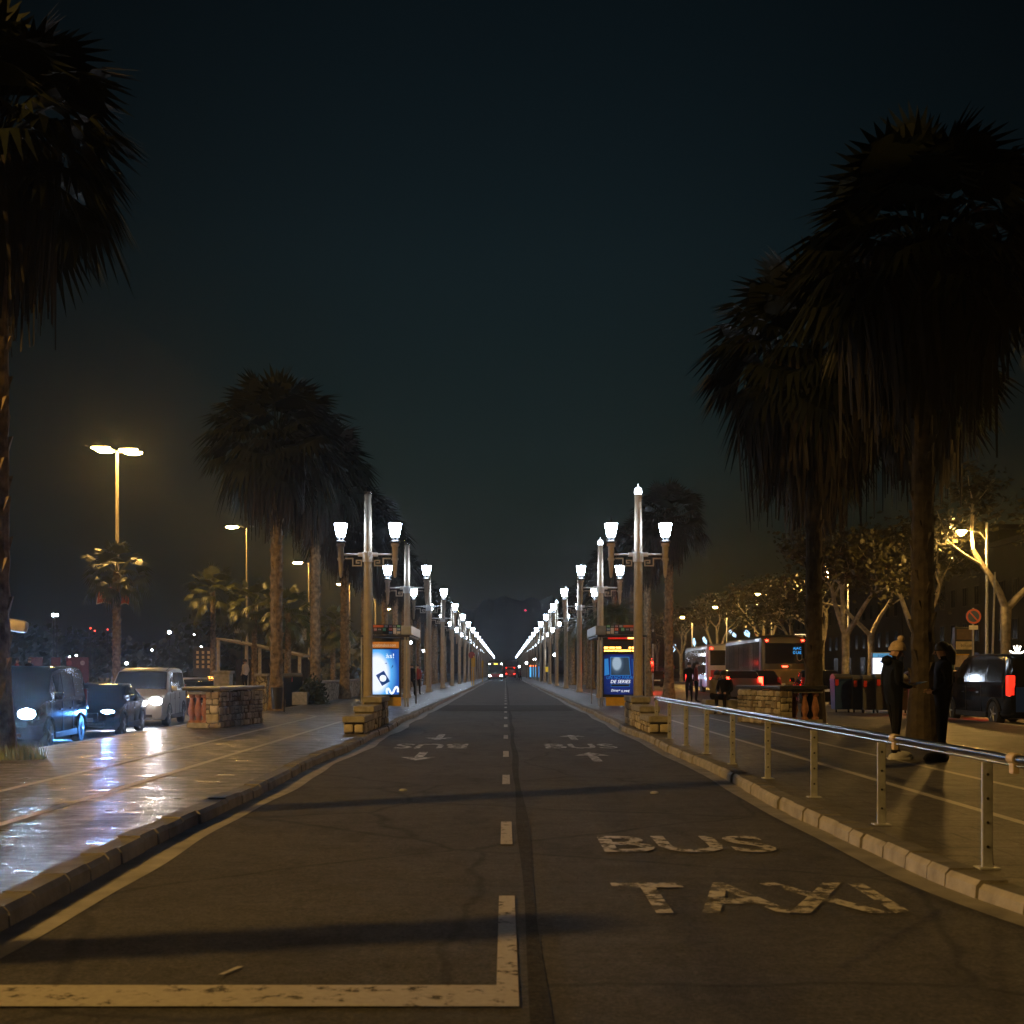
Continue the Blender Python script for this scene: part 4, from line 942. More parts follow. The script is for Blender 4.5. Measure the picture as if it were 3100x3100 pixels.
def screen(mb, si, sj, v0, v1, edge, off, out):
    rows = [flipx(si[k]) for k in (5, 6, 7)] + [si[8]] + [si[k] for k in (7, 6, 5)], [flipx(sj[k]) for k in (5, 6, 7)] + [sj[8]] + [sj[k] for k in (7, 6, 5)]
    us = []
    for r in rows:
        r = [p.copy() for p in r]; r[0] = r[0].lerp(r[1], edge); r[-1] = r[-1].lerp(r[-2], edge); us.append(r)
    n = len(us[0]); nv = 3; vs = []
    for j in range(nv + 1):
        v = v0 + (v1 - v0) * j / nv
        for k in range(n): vs.append(us[0][k].lerp(us[1][k], v))
    nm = (us[0][-1] - us[0][0]).cross(us[1][3] - us[0][3]).normalized()
    if nm.dot(out) < 0: nm = -nm
    mb.add([p + nm * off for p in vs], [(j * n + k, j * n + k + 1, (j + 1) * n + k + 1, (j + 1) * n + k) for j in range(nv) for k in range(n - 1)])
def flipx(p): return Vector((-p.x, p.y, p.z))
def wheel(t, x, y, r, w_=0.21):
    s = 1 if x > 0 else -1
    o = MB().lathe([(r * 0.62, -w_ / 2), (r * 0.94, -w_ / 2), (r, -w_ * 0.3), (r, w_ * 0.3), (r * 0.94, w_ / 2), (r * 0.62, w_ / 2)], (x, y, r), 20, 'x').build('tyre', M['black'], t, True)
    rm = MB().lathe([(r * 0.63, -0.09), (r * 0.63, 0.09)], (x, y, r), 20, 'x')
    for k in range(5):
        a = 2 * math.pi * k / 5; rm.tube([(x + s * 0.10, y, r), (x + s * 0.085, y + 0.6 * r * math.cos(a), r + 0.6 * r * math.sin(a))], 0.03, 5)
    rm.build('rim', M['alu'], o)
CARKIND = {
    'van': dict(st=[(0.0, 0.72, 0.36, 0.70), (0.05, 0.86, 0.26, 0.84), (0.22, 1.02, 0.22, 0.92), (0.75, 1.16, 0.2, 0.95), (1.55, 1.82, 0.2, 0.95), (2.2, 1.90, 0.2, 0.95), (3.3, 1.91, 0.2, 0.95), (4.35, 1.88, 0.2, 0.94), (4.66, 1.78, 0.24, 0.92), (4.76, 1.05, 0.35, 0.86)], belt=1.08, tum=0.13, ws=(3, 4), side=[(4, 5), (5, 6), (6, 7)], rear=(8, 9), r=0.33, wy=(0.85, 3.85), hl=(0.64, 0.10, 0.80, 0.19, 0.12), zl=0.5),
    'sedan': dict(st=[(0.0, 0.58, 0.30, 0.62), (0.06, 0.68, 0.22, 0.80), (0.3, 0.78, 0.18, 0.87), (1.15, 0.93, 0.18, 0.90), (1.95, 1.38, 0.18, 0.90), (2.5, 1.44, 0.18, 0.90), (3.1, 1.41, 0.18, 0.90), (3.85, 1.06, 0.2, 0.89), (4.4, 0.98, 0.24, 0.85), (4.5, 0.75, 0.34, 0.76)], belt=0.90, tum=0.20, ws=(3, 4), side=[(4, 5), (5, 6)], rear=(6, 7), r=0.31, wy=(0.85, 3.55), hl=(0.60, 0.16, 0.64, 0.19, 0.085), zl=0.42),
    'hatch': dict(st=[(0.0, 0.62, 0.30, 0.60), (0.06, 0.74, 0.22, 0.78), (0.25, 0.86, 0.18, 0.84), (0.95, 1.0, 0.18, 0.87), (1.6, 1.44, 0.18, 0.87), (2.2, 1.50, 0.18, 0.87), (3.2, 1.47, 0.18, 0.86), (3.75, 1.08, 0.22, 0.83), (3.95, 0.85, 0.32, 0.78)], belt=0.95, tum=0.17, ws=(3, 4), side=[(4, 5), (5, 6)], rear=(6, 7), r=0.30, wy=(0.75, 3.2), hl=(0.58, 0.16, 0.70, 0.17, 0.10), zl=0.45)}
def car(name, lab, cat, kind, paint_m, loc, rz, lit=None, tails=None, group=None, sign=False, plate=None, tailgate_glow=None):
    K = CARKIND[kind]; t = thing(name, lab, cat, loc, rz, group); sec = sections(K['st'], K['belt'], K['tum'])
    bo = loft(sec).build('body', paint_m, t, True)
    g = MB(); i, j = K['ws']; screen(g, sec[i], sec[j], 0.06, 0.93, 0.55, 0.012, Vector((0, -1, 0.6))); g.build('windscreen', M['glass'], t)
    i, j = K['rear']; g = MB(); screen(g, sec[i], sec[j], 0.08, 0.85, 0.55, 0.012, Vector((0, 1, 0.3))); g.build('rear_window', M['glass'], t)
    for s in (1, -1):
        f = (lambda p: p) if s > 0 else flipx
        for n, (i, j) in enumerate(K['side']):
            g = MB(); panel(g, f(sec[i][4]), f(sec[j][4]), f(sec[j][5]), f(sec[i][5]), (0.03, 0.03, 0.10, 0.12), 0.010, Vector((s, 0, 0.1))); g.build('side_window', M['glass'], t)
        g = MB(); i, j = K['ws']; a, b, c = f(sec[i][4]) * 0.25 + f(sec[j][4]) * 0.75, f(sec[j][4]), f(sec[j][5])
        o = Vector((s * 0.012, 0, 0)); g.add([a + o, b + o, c + o + Vector((0, 0, -0.09)), a - o * 2, b - o * 2, c - o * 2 + Vector((0, 0, -0.09))], [(0, 1, 2), (3, 4, 5), (0, 1, 4, 3), (1, 2, 5, 4), (2, 0, 3, 5)]); g.build('quarter_window', M['glass'], t)
        for wy in K['wy']:
            wheel(t, s * (K['st'][4][3] - 0.10), wy, K['r'])
        ar = MB()
        for wy in K['wy']:
            ar.tube([(s * (K['st'][4][3] - 0.005), wy + (K['r'] + 0.07) * math.cos(a_), K['r'] + (K['r'] + 0.07) * math.sin(a_)) for a_ in [R(10 + 16 * q) for q in range(11)]], 0.035, 6)
        ar.build('wheel_arch', M['black'], t)
        hx, hy, hz_, hw, hh = K['hl']
        sm_ = MB(); xw = K['st'][4][3]
        for yy in [K['st'][K['ws'][1]][0] - 0.55 + 1.02 * q for q in range(3)]: sm_.box(*sorted((s * (xw - 0.02), s * (xw + 0.004))), yy - 0.008, yy + 0.008, 0.34, K['belt'] * 0.98)
        sm_.bbox(*sorted((s * (xw - 0.03), s * (xw + 0.012))), K['wy'][0] + 0.45, K['wy'][1] - 0.45, 0.22, 0.36, 0.01); sm_.build('door_trim', M['black'], t)
        dh = MB()
        for yy in (K['st'][K['ws'][1]][0] + 0.30, K['st'][K['ws'][1]][0] + 1.28): dh.bbox(*sorted((s * (xw - 0.01), s * (xw + 0.022))), yy - 0.08, yy + 0.08, K['belt'] * 0.80, K['belt'] * 0.80 + 0.03, 0.008)
        dh.build('door_handles', M['chrome'], t)
        m_ = M[lit] if lit else M['chrome']
        MB().ellipsoid((s * hx, hy, hz_), (hw * 1.12, 0.12, hh * 1.25), 16, 8).build('headlight', m_, t, True)
        if lit:
            sl = bpy.data.lights.new('headlamp_beam', 'SPOT'); sl.energy = {'headlight': 1700, 'headlight_blue': 950, 'headlight_warm': 1000}[lit]; sl.spot_size = R(80); sl.spot_blend = 0.9; sl.shadow_soft_size = 0.06
            sl.color = {'headlight': (0.42, 0.66, 1.0), 'headlight_blue': (0.08, 0.32, 1.0), 'headlight_warm': (0.95, 0.93, 0.95)}[lit]
            so = bpy.data.objects.new('headlamp_beam', sl); COL.objects.link(so); so.parent = t; so.location = (s * hx, hy - 0.16, hz_); so.rotation_euler = (R(90 - 7), 0, R(180))
        st4 = K['st'][4]; mz = K['belt'] + 0.10; my = K['st'][K['ws'][0]][0] + 0.42
        MB().bbox(*sorted((s * st4[3], s * (st4[3] + 0.20))), my, my + 0.12, mz - 0.06, mz + 0.12, 0.04).build('wing_mirror', paint_m, t, True)
        ye = K['st'][-2][0]; we = K['st'][-2][3]; tz = K['belt']
        MB().bbox(*sorted((s * (we - 0.17), s * (we + 0.004))), ye - 0.10, ye + 0.10, tz - 0.28, tz + (0.25 if kind != 'sedan' else -0.04), 0.03).build('tail_light', M[tails] if tails else M['tail_off'], t, True)
    if tailgate_glow:
        we = K['st'][-2][3]; MB().bbox(-we + 0.18, we - 0.18, K['st'][-1][0] - 0.02, K['st'][-1][0] + 0.012, 0.40, K['belt'] - 0.05, 0.03).build('tailgate_glow', tailgate_glow, t, True)
    fz = K['hl'][2]
    MB().bbox(-0.38, 0.38, -0.015, 0.08, fz - 0.14, fz + 0.02, 0.02).build('grille', M['black'], t)
    MB().bbox(-0.55, 0.55, -0.01, 0.10, 0.30, 0.40, 0.02).build('bumper_intake', M['black'], t)
    MB().bbox(-0.26, 0.26, -0.035, -0.012, 0.42, 0.53, 0.005).build('number_plate', M['white'], t)
    ye = K['st'][-1][0]
    rp = MB().bbox(-0.26, 0.26, ye + 0.004, ye + 0.03, 0.62, 0.73, 0.005).build('number_plate', M['white'], t)
    for s in (1, -1):
        MB().tube([sec[j_][6] * 1.0 + Vector((0, 0, 0.0)) if s > 0 else flipx(sec[j_][6]) for j_ in range(K['ws'][1], K['rear'][0] + 1)], 0.012, 6).build('roof_rail', M['chrome'], t)
    if sign:
        yr = K['st'][5][0]; zr = K['st'][5][1]
        sg = MB().bbox(-0.32, 0.12, yr - 0.06, yr + 0.06, zr - 0.01, zr + 0.16, 0.02).build('taxi_sign', M['black'], t)
        lettering('TAXI', 0.36, 0.10, M['led_orange'], sg, (-0.11, yr - 0.066, zr + 0.075))
        MB().ellipsoid((0.22, yr, zr + 0.08), (0.07, 0.06, 0.10), 12, 8).build('taxi_lamp', emit('taxi_green_lamp', (1.0, 0.75, 0.25), 8), t, True)
    return t
def cpaint(name, c, metal=0.2, rough=0.28): return mat(name, c, rough, metal, 0.04, 2, coat=0.35)
P_black = mat('black_car_paint', (0.006, 0.006, 0.007), 0.10, 0.0, 0.04, 2, spec=0.4); P_navy = mat('dark_blue_car_paint', (0.004, 0.007, 0.02), 0.10, 0.0, 0.04, 2, spec=0.4)
P_silver = cpaint('silver_car_paint', (0.42, 0.42, 0.41), 0.3, 0.35); P_red = cpaint('red_car_paint', (0.16, 0.010, 0.008)); P_bluelit = cpaint('blue_lit_paint', (0.02, 0.07, 0.42)); P_grey = cpaint('grey_car_paint', (0.09, 0.09, 0.09))  # the blue one is headlight glow on the van's rear, put into its colour
TH = R(6.7)
def at_corner(X, Y, hw): return (X - hw * math.cos(TH), Y - hw * math.sin(TH), LOW)
gq = 'vehicles queuing along the left street'
car('dark_van', 'dark van with glaring headlight at the left picture edge', 'van', 'van', P_black, at_corner(px(118, 26.3), 26.3, 0.93), TH, 'headlight', None, gq)
car('dark_car', 'low dark car with blue-white headlight between the two vans', 'car', 'sedan', P_navy, at_corner(px(352, 31.8), 31.8, 0.86), TH, 'headlight_blue', None, gq)
car('silver_van', 'silver people carrier with lit headlights and roof bars behind the dark car', 'van', 'van', P_silver, at_corner(px(498, 38.0), 38.0, 0.93), TH, 'headlight_warm', None, gq)
car('black_taxi', 'black taxi with a lit roof sign behind the left balustrade end', 'taxi', 'sedan', P_black, (px(628, 47), 47, LOW), TH, None, None, gq, True)
car('dark_car', 'dark car parked behind the silver people carrier', 'car', 'hatch', P_grey, (px(560, 52), 52.5, LOW), TH, None, None, gq)
gr = 'cars on the right street'
car('dark_blue_van', 'dark van seen from behind at the right picture edge with glowing tail', 'van', 'van', P_navy, (13.68, 34.9, 0), R(180), None, 'taillight_dim', gr, tailgate_glow=P_bluelit)
car('red_car', 'dark red car parked ahead of the van at right', 'car', 'hatch', P_red, (14.0, 41.3, 0), R(180), None, 'taillight', gr)
car('small_car', 'small dark car behind the right balustrade next to the coach', 'car', 'hatch', P_grey, (px(2262, 52), 56.5, 0), R(180), None, 'taillight', gr)
car('small_car', 'small car with rounded roof reflecting lights right of the first', 'car', 'hatch', P_black, (px(2335, 52), 57.5, 0), R(180), None, None, gr)
car('distant_car', 'distant car with glowing brake lights beside the red signal', 'car', 'hatch', P_black, (px(1990, 104), 108, 0), R(180), None, 'taillight', gr)
o = thing('roof_light', 'glowing white star-shaped light on a bracket above the van at right', 'light', (px(3088, 33), 33.2, 1.92))
MB().lathe([(0.10, 0.0), (0.02, 0.06), (0.015, 0.3)], (0, 0, -0.06), 10).build('stem', M['dark_metal'], o); st_ = MB()
for a in (20, 65, 90, 115, 160): st_.tube([(0, -0.02, -0.02), (0.22 * math.cos(R(a)), -0.02, 0.24 * math.sin(R(a)))], 0.018, 6)
st_.build('glowing_bars', emit('warm_white_bars', (1.0, 0.9, 0.75), 9), o)

def bus(name, lab, loc, rz, L_, h, body, lower, rear_led=None, front=False, group=None, seed=1):
    # local: near end (towards camera) at y = 0
    t = thing(name, lab, 'bus', loc, rz, group); w_ = 1.25
    st = [(0.0, h - 0.45, 0.42, 1.12), (0.06, h - 0.12, 0.36, 1.2), (0.25, h, 0.34, w_), (L_ - 0.4, h, 0.34, w_), (L_ - 0.08, h - 0.15, 0.36, 1.2), (L_, h - 0.5, 0.42, 1.12)]
    sec = []
    for y, zt, zb, q in st:
        sec.append([Vector((a, y, b)) for a, b in [(0, zb), (q * 0.92, zb), (q, zb + 0.1), (q, 1.3), (q, zt - 0.55), (q * 0.975, zt - 0.16), (q * 0.86, zt - 0.03), (q * 0.4, zt), (0, zt + 0.01)]])
    loft(sec).build('body', body, t, True)
    for s in (1, -1):
        MB().bbox(*sorted((s * 1.20, s * 1.262)), 0.3, L_ - 0.5, 0.42, 0.95, 0.01).build('skirt', lower, t)
        n = int(L_ / 1.7); y0 = 0.5; dy = (L_ - 1.0) / n
        for k in range(n):
            MB().bbox(*sorted((s * 1.22, s * 1.264)), y0 + k * dy + 0.03, y0 + (k + 1) * dy - 0.03, 1.22, h - 0.34, 0.01).build('side_window', M['glass'], t)
        for y in (2.6, L_ - 2.4): wheel(t, s * 1.14, y, 0.48, 0.28)
        if front:
            MB().ellipsoid((s * 0.98, -0.02, 0.78), (0.16, 0.08, 0.14), 14, 8).build('headlight', M['headlight'], t, True)
            MB().tube([(s * 1.15, 0.0, h - 0.4), (s * 1.4, -0.3, h - 0.45), (s * 1.42, -0.32, h - 0.9)], [0.03, 0.03, 0.09], 8).build('wing_mirror', M['black'], t)
            MB().ellipsoid((s * 1.05, -0.03, h - 0.55), (0.08, 0.05, 0.07), 10, 6).build('marker_lamp', M['white_lamp'], t)
        else:
            MB().bbox(*sorted((s * 0.80, s * 1.02)), -0.03, 0.03, 0.92, 1.04, 0.02).build('tail_light', M['taillight'], t)
            MB().bbox(*sorted((s * 0.86, s * 1.0)), -0.02, 0.08, h - 0.34, h - 0.25, 0.02).build('marker_light', M['taillight'], t)
    if front:
        MB().bbox(-1.08, 1.08, -0.03, 0.05, 1.25, h - 0.75, 0.05).build('windscreen', M['glass'], t)
        MB().bbox(-0.75, 0.75, -0.025, 0.05, h - 0.70, h - 0.42, 0.02).build('destination_panel', M['black'], t)
        MB().bbox(-0.25, 0.35, -0.04, -0.026, h - 0.66, h - 0.46, 0.01).build('destination_sign', emit('bus_sign', (1.0, 0.75, 0.08), 3), t)
        MB().bbox(-1.0, 1.0, -0.03, 0.05, 0.55, 1.05, 0.03).build('front_panel', lower, t)
    else:
        MB().bbox(-1.02, 1.02, -0.02, 0.06, 1.85, h - 0.42, 0.05).build('rear_window', M['glass'], t)
        MB().bbox(-1.0, 1.0, -0.015, 0.05, 0.75, 1.55, 0.05).build('engine_cover', lower, t)
        MB().bbox(-0.26, 0.02, -0.026, -0.01, 0.70, 0.82, 0.004).build('number_plate', M['white'], t)
        if rear_led:
            for i, tx in enumerate(rear_led): lettering(tx, 0.42, 0.16, M['led_blue'], t, (0.63, -0.028, h - 0.72 - 0.2 * i))
            MB().bbox(-0.14, 0.14, -0.03, 0.0, 1.66, 1.74, 0.02).build('brake_light', M['taillight'], t)
            ribbon('window_emblem', M['grey_cloth'], [(0.62, h - 1.02), (0.64, h - 1.28), (0.76, h - 1.36), (0.88, h - 1.28), (0.88, h - 1.02)], 0.04, t, -0.026)
    return t
P_bus = cpaint('dark_coach_paint', (0.045, 0.034, 0.017)); P_buslow = cpaint('coach_lower_paint', (0.15, 0.095, 0.035)); P_white = cpaint('white_coach_paint', (0.28, 0.28, 0.28)); P_cityred = cpaint('city_bus_red', (0.30, 0.015, 0.012)); P_citydark = cpaint('city_bus_dark', (0.08, 0.06, 0.03))
bus('dark_coach', 'dark coach seen from behind with blue destination lights in its rear window', (px(2376, 62), 62, 0), R(-1.5), 12.0, 3.35, P_bus, P_buslow, ['AJAC', 'O LAS'], group='coaches queuing on the right street')
bus('white_coach', 'white coach with red lower stripe ahead of the dark coach', (px(2196, 80), 80, 0), R(-1.5), 12.0, 3.3, P_white, cpaint('coach_red', (0.3, 0.03, 0.03)), group='coaches queuing on the right street')
bus('city_bus', 'oncoming city bus with bright headlights far along the left lane', (-1.72, 206, 0), 0, 12.0, 3.35, P_citydark, P_cityred, None, True)
bus('red_bus', 'distant red vehicle with many tail lights far along the right lane', (1.15, 275, 0), 0, 9.0, 2.7, P_cityred, P_cityred)
for (x, z) in ((0.2, 1.2), (0.8, 1.35), (1.4, 1.25), (1.9, 1.5), (0.5, 1.9)): pass

# ================================================================== people
def person(lab, loc, rz, top, low, J=None, hat=None, group=None, shoes='black', fingers=True, scale=1.0, hood=False, puff=1.0, hairlong=False):
    # local: faces -y ; J overrides joints
    P = dict(pelvis=(0, 0, 0.94), waist=(0, 0.005, 1.08), chest=(0, 0.01, 1.30), neck=(0, 0.015, 1.455), head0=(0, 0.0, 1.53), head1=(0, -0.02, 1.61), head2=(0, 0.0, 1.68),
             shl=(-0.175, 0.01, 1.40), ell=(-0.23, 0.05, 1.13), wrl=(-0.20, -0.08, 0.93), hal=(-0.19, -0.12, 0.86), shr=(0.175, 0.01, 1.40), elr=(0.23, 0.05, 1.13), wrr=(0.20, -0.08, 0.93), har=(0.19, -0.12, 0.86),
             hil=(-0.095, 0, 0.90), knl=(-0.10, -0.02, 0.50), anl=(-0.10, 0.02, 0.10), tol=(-0.12, -0.16, 0.04), hir=(0.095, 0, 0.90), knr=(0.10, -0.02, 0.50), anr=(0.10, 0.02, 0.10), tor=(0.12, -0.16, 0.04))
    P.update(J or {})
    rad = dict(pelvis=0.135, waist=0.125 * puff, chest=0.15 * puff, neck=0.055, head0=0.075, head1=0.098, head2=0.075, shl=0.075 * puff, ell=0.055 * puff, wrl=0.036, hal=0.036, shr=0.075 * puff, elr=0.055 * puff, wrr=0.036, har=0.036, hil=0.10, knl=0.066, anl=0.045, tol=0.036, hir=0.10, knr=0.066, anr=0.045, tor=0.036)
    E = [('pelvis', 'waist', 't'), ('waist', 'chest', 't'), ('chest', 'neck', 't'), ('neck', 'head0', 's'), ('head0', 'head1', 's'), ('head1', 'head2', 's'), ('chest', 'shl', 't'), ('shl', 'ell', 't'), ('ell', 'wrl', 't'), ('wrl', 'hal', 's'), ('chest', 'shr', 't'), ('shr', 'elr', 't'), ('elr', 'wrr', 't'), ('wrr', 'har', 's'),
         ('pelvis', 'hil', 'l'), ('hil', 'knl', 'l'), ('knl', 'anl', 'l'), ('anl', 'tol', 'f'), ('pelvis', 'hir', 'l'), ('hir', 'knr', 'l'), ('knr', 'anr', 'l'), ('anr', 'tor', 'f')]
    names = list(P); me = bpy.data.meshes.new('body'); bm = bmesh.new(); sk = bm.verts.layers.skin.verify(); V = {}
    for n in names:
        v = bm.verts.new(P[n]); v[sk].radius = (rad[n], rad[n] * ((0.78 if puff <= 1 else 0.98) if n in ('chest', 'waist', 'pelvis') else 1.0)); v[sk].use_root = (n == 'pelvis'); V[n] = v
    for a, b, _ in E: bm.edges.new((V[a], V[b]))
    bm.to_mesh(me); bm.free(); o = bpy.data.objects.new('body', me); COL.objects.link(o)
    o.modifiers.new('skin', 'SKIN'); sb = o.modifiers.new('sub', 'SUBSURF'); sb.levels = 1; sb.render_levels = 1
    dg = bpy.context.evaluated_depsgraph_get(); dg.update(); m2 = bpy.data.meshes.new_from_object(o.evaluated_get(dg)); bpy.data.objects.remove(o)
    mb = MB(); mb.add([v.co[:] for v in m2.vertices], [tuple(p.vertices) for p in m2.polygons]); bpy.data.meshes.remove(m2)
    mats = [M[top], M[low], M['skin'], M[shoes]]; idx = {'t': 0, 'l': 1, 's': 2, 'f': 3}
    seg = [(Vector(P[a]), Vector(P[b]), idx[c], (rad[a] + rad[b]) / 2) for a, b, c in E]
    for fi, f in enumerate(mb.f):
        c = sum((Vector(mb.v[i]) for i in f), Vector()) / len(f); best = None
        for a, b, m_, r in seg:
            u = max(0, min(1, (c - a).dot(b - a) / max(1e-6, (b - a).length_squared))); d = (a + (b - a) * u - c).length / r
            if best is None or d < best[0]: best = (d, m_)
        mi = best[1]
        if mi == 1 and c.z > P['pelvis'][2] - 0.12 * (puff if puff > 1 else 0.3) and abs(c.x) < 0.3 and P['hil'][2] > 0.8: mi = 0
        mb.m[fi] = mi
    if fingers:
        for w_, h in (('wrl', 'hal'), ('wrr', 'har')):
            a, b = Vector(P[w_]), Vector(P[h]); d = (b - a).normalized(); s = d.cross(Vector((0, 1, 0.2))).normalized(); n = s.cross(d)
            sd = -1 if w_ == 'wrl' else 1
            for k, (off, ln) in enumerate([(-0.027, 0.062), (-0.009, 0.074), (0.010, 0.068), (0.028, 0.052)]):
                p0 = b + n * off + d * 0.005; p1 = p0 + d * ln * 0.6; p2 = p1 + (d * 0.6 - s * sd * 0.6).normalized() * ln * 0.5
                mb.tube([p0, p1, p2], [0.0095, 0.009, 0.007], 6, 2)
            p0 = a.lerp(b, 0.6) + n * -0.03; mb.tube([p0, p0 + (d * 0.5 - n).normalized() * 0.03, p0 + (d * 0.9 - n * 0.6).normalized() * 0.062], [0.011, 0.010, 0.008], 6, 2)
    hd = Vector(P['head1']); nk = (hd - Vector(P['head0'])).normalized(); fw = Vector((0, -1, 0)); fw = (fw - nk * fw.dot(nk)).normalized()
    if 'face' in (J or {}): fw = Vector(J['face']).normalized()
    sd = nk.cross(fw)
    mb.tube([hd + fw * 0.085 + nk * 0.02, hd + fw * 0.118 - nk * 0.02, hd + fw * 0.09 - nk * 0.028], [0.009, 0.016, 0.012], 6, 2)
    t = thing('person', lab, 'person', loc, rz, group); t.scale = (scale,) * 3
    bo = mb.build('body', mats, t, True)
    if fingers:
        for s in (-1, 1): MB().ellipsoid(hd + fw * 0.088 + sd * 0.034 * s + nk * 0.02, (0.011, 0.011, 0.008), 8, 4).build('eye', M['hair'], t)
        MB().ellipsoid(hd + fw * 0.088 - nk * 0.052, (0.022, 0.012, 0.006), 8, 4).build('mouth', M['hair'], t)
    hm_ = MB()
    if hat:
        hm_.ellipsoid(hd + nk * 0.035 - fw * 0.005, (0.118, 0.122, 0.14), 18, 10, 0, -0.05, 1.0).lathe([(0.112, 0.0), (0.124, 0.005), (0.124, 0.055), (0.115, 0.06)], hd + nk * 0.015 - fw * 0.005, 18)
        h = hm_.build('beanie', M[hat], t, True)
        MB().ellipsoid(hd + nk * 0.205 - fw * 0.02, (0.052, 0.052, 0.05), 12, 8).build('pompom', M[hat], h, True)
    else:
        hm_.ellipsoid(hd - fw * 0.022 + nk * 0.028, (0.105, 0.108, 0.108), 16, 10, 0, -0.35, 1.0)
        if hairlong: hm_.tube([hd - fw * 0.07 + nk * 0.04, hd - fw * 0.10 - nk * 0.08, hd - fw * 0.09 - nk * 0.24], [0.085, 0.095, 0.05], 10)
        hm_.build('hair', M['hair'], t, True)
    if hood:
        c = Vector(P['neck']); MB().ellipsoid(c - fw * 0.09 - nk * 0.02, (0.115, 0.075, 0.075), 14, 8).build('hood', M[top], t, True)
    return t
def shoe(p, m1, sole): return p
p1 = person('person in a beige bobble hat and dark puffer jacket holding a blue paper', (px(2706, 17.7), 17.7, PAVE), R(98), 'navy', 'jeans',
    dict(pelvis=(0, 0, 0.92), wrl=(-0.14, -0.18, 1.08), ell=(-0.24, 0.05, 1.13), hal=(-0.10, -0.235, 1.10), wrr=(0.15, -0.15, 1.02), elr=(0.25, 0.05, 1.14), har=(0.11, -0.20, 1.04), head1=(0, -0.05, 1.60), head2=(0, -0.04, 1.67), head0=(0, -0.02, 1.53), anl=(-0.10, 0.06, 0.10), knl=(-0.10, 0.0, 0.5), tol=(-0.12, -0.12, 0.04), anr=(0.11, -0.10, 0.10), knr=(0.10, -0.07, 0.5), tor=(0.12, -0.28, 0.04)), 'beige', 'two people talking on the right pavement', 'skin', True, 1.0, True, 1.14)
sh = mat('white_trainer', (0.55, 0.55, 0.58), 0.6)
for (ax, ay) in ((-0.11, 0.06), (0.115, -0.10)):
    b = MB().ellipsoid((ax, ay - 0.085, 0.045), (0.058, 0.165, 0.075), 16, 8, 0, -0.55, 1.0).bbox(ax - 0.056, ax + 0.056, ay - 0.245, ay + 0.075, 0.0, 0.032, 0.014)
    b.build('trainer', sh, p1, True)
pp = MB().add([(-0.13, -0.28, 1.11), (0.06, -0.24, 1.10), (0.06, -0.42, 1.15), (-0.13, -0.47, 1.16)], [(0, 1, 2, 3)])
pp.add([(-0.13, -0.28, 1.107), (0.06, -0.24, 1.097), (0.06, -0.42, 1.147), (-0.13, -0.47, 1.157)], [(3, 2, 1, 0)])
o = pp.build('paper_sheet', mat('blue_paper', (0.30, 0.5, 0.95), 0.6)); o.matrix_world = Matrix.Translation((px(2706, 17.7), 17.7, PAVE)) @ Matrix.Rotation(R(98), 4, 'Z')
tag(o, 'blue paper sheet held by the person in the bobble hat', 'paper')
p2 = person('person in black coat and boots standing with hands together facing the bobble hat', (px(2854, 17.35), 17.35, PAVE), R(-98), 'blackcloth', 'blackcloth',
    dict(pelvis=(0, 0, 0.90), ell=(-0.25, 0.03, 1.13), elr=(0.25, 0.03, 1.13), wrl=(-0.14, -0.13, 1.02), hal=(-0.09, -0.18, 1.02), wrr=(0.14, -0.13, 1.0), har=(0.08, -0.18, 1.0), anl=(-0.13, 0.03, 0.10), tol=(-0.15, -0.17, 0.04), anr=(0.13, -0.04, 0.10), tor=(0.16, -0.24, 0.04)), None, 'two people talking on the right pavement', 'black', True, 1.0, False, 1.22, True)
for (ax, ay) in ((-0.135, 0.03), (0.14, -0.04)):
    MB().ellipsoid((ax, ay - 0.085, 0.045), (0.062, 0.18, 0.08), 16, 8, 0, -0.55, 1.0).lathe([(0.058, 0.03), (0.06, 0.2), (0.056, 0.27)], (ax, ay, 0), 12).build('boot', M['black'], p2, True)
SIT = dict(pelvis=(0, 0.02, 0.50), waist=(0, 0.0, 0.64), chest=(0, -0.03, 0.86), neck=(0, -0.07, 1.0), head0=(0, -0.10, 1.07), head1=(0, -0.14, 1.14), head2=(0, -0.13, 1.21), shl=(-0.17, -0.03, 0.95), ell=(-0.22, -0.08, 0.70), wrl=(-0.12, -0.30, 0.62), hal=(-0.08, -0.36, 0.62), shr=(0.17, -0.03, 0.95), elr=(0.22, -0.08, 0.70), wrr=(0.12, -0.30, 0.62), har=(0.08, -0.36, 0.62),
           hil=(-0.10, -0.02, 0.50), knl=(-0.12, -0.42, 0.50), anl=(-0.12, -0.40, 0.10), tol=(-0.13, -0.56, 0.04), hir=(0.10, -0.02, 0.50), knr=(0.12, -0.42, 0.50), anr=(0.12, -0.40, 0.10), tor=(0.13, -0.56, 0.04))
WALK = dict(knl=(-0.10, -0.16, 0.52), anl=(-0.10, -0.22, 0.10), tol=(-0.10, -0.38, 0.06), knr=(0.10, 0.02, 0.50), anr=(0.10, 0.26, 0.14), tor=(0.10, 0.14, 0.04), wrl=(-0.22, 0.12, 0.95), hal=(-0.22, 0.13, 0.88), wrr=(0.22, -0.18, 0.96), har=(0.22, -0.22, 0.90))
person('person seated on the yellow bench inside the right bus shelter', (px(1897, 45.9), 45.9, PAVE), R(65), 'grey_cloth', 'jeans', SIT, None, 'people waiting along the right pavement', fingers=False)
person('person in grey jacket seated on the stone block left of the balustrade', (px(2158, 37), 37, PAVE), R(60), 'grey_cloth', 'jeans', SIT, None, 'people waiting along the right pavement', fingers=False, scale=1.06)
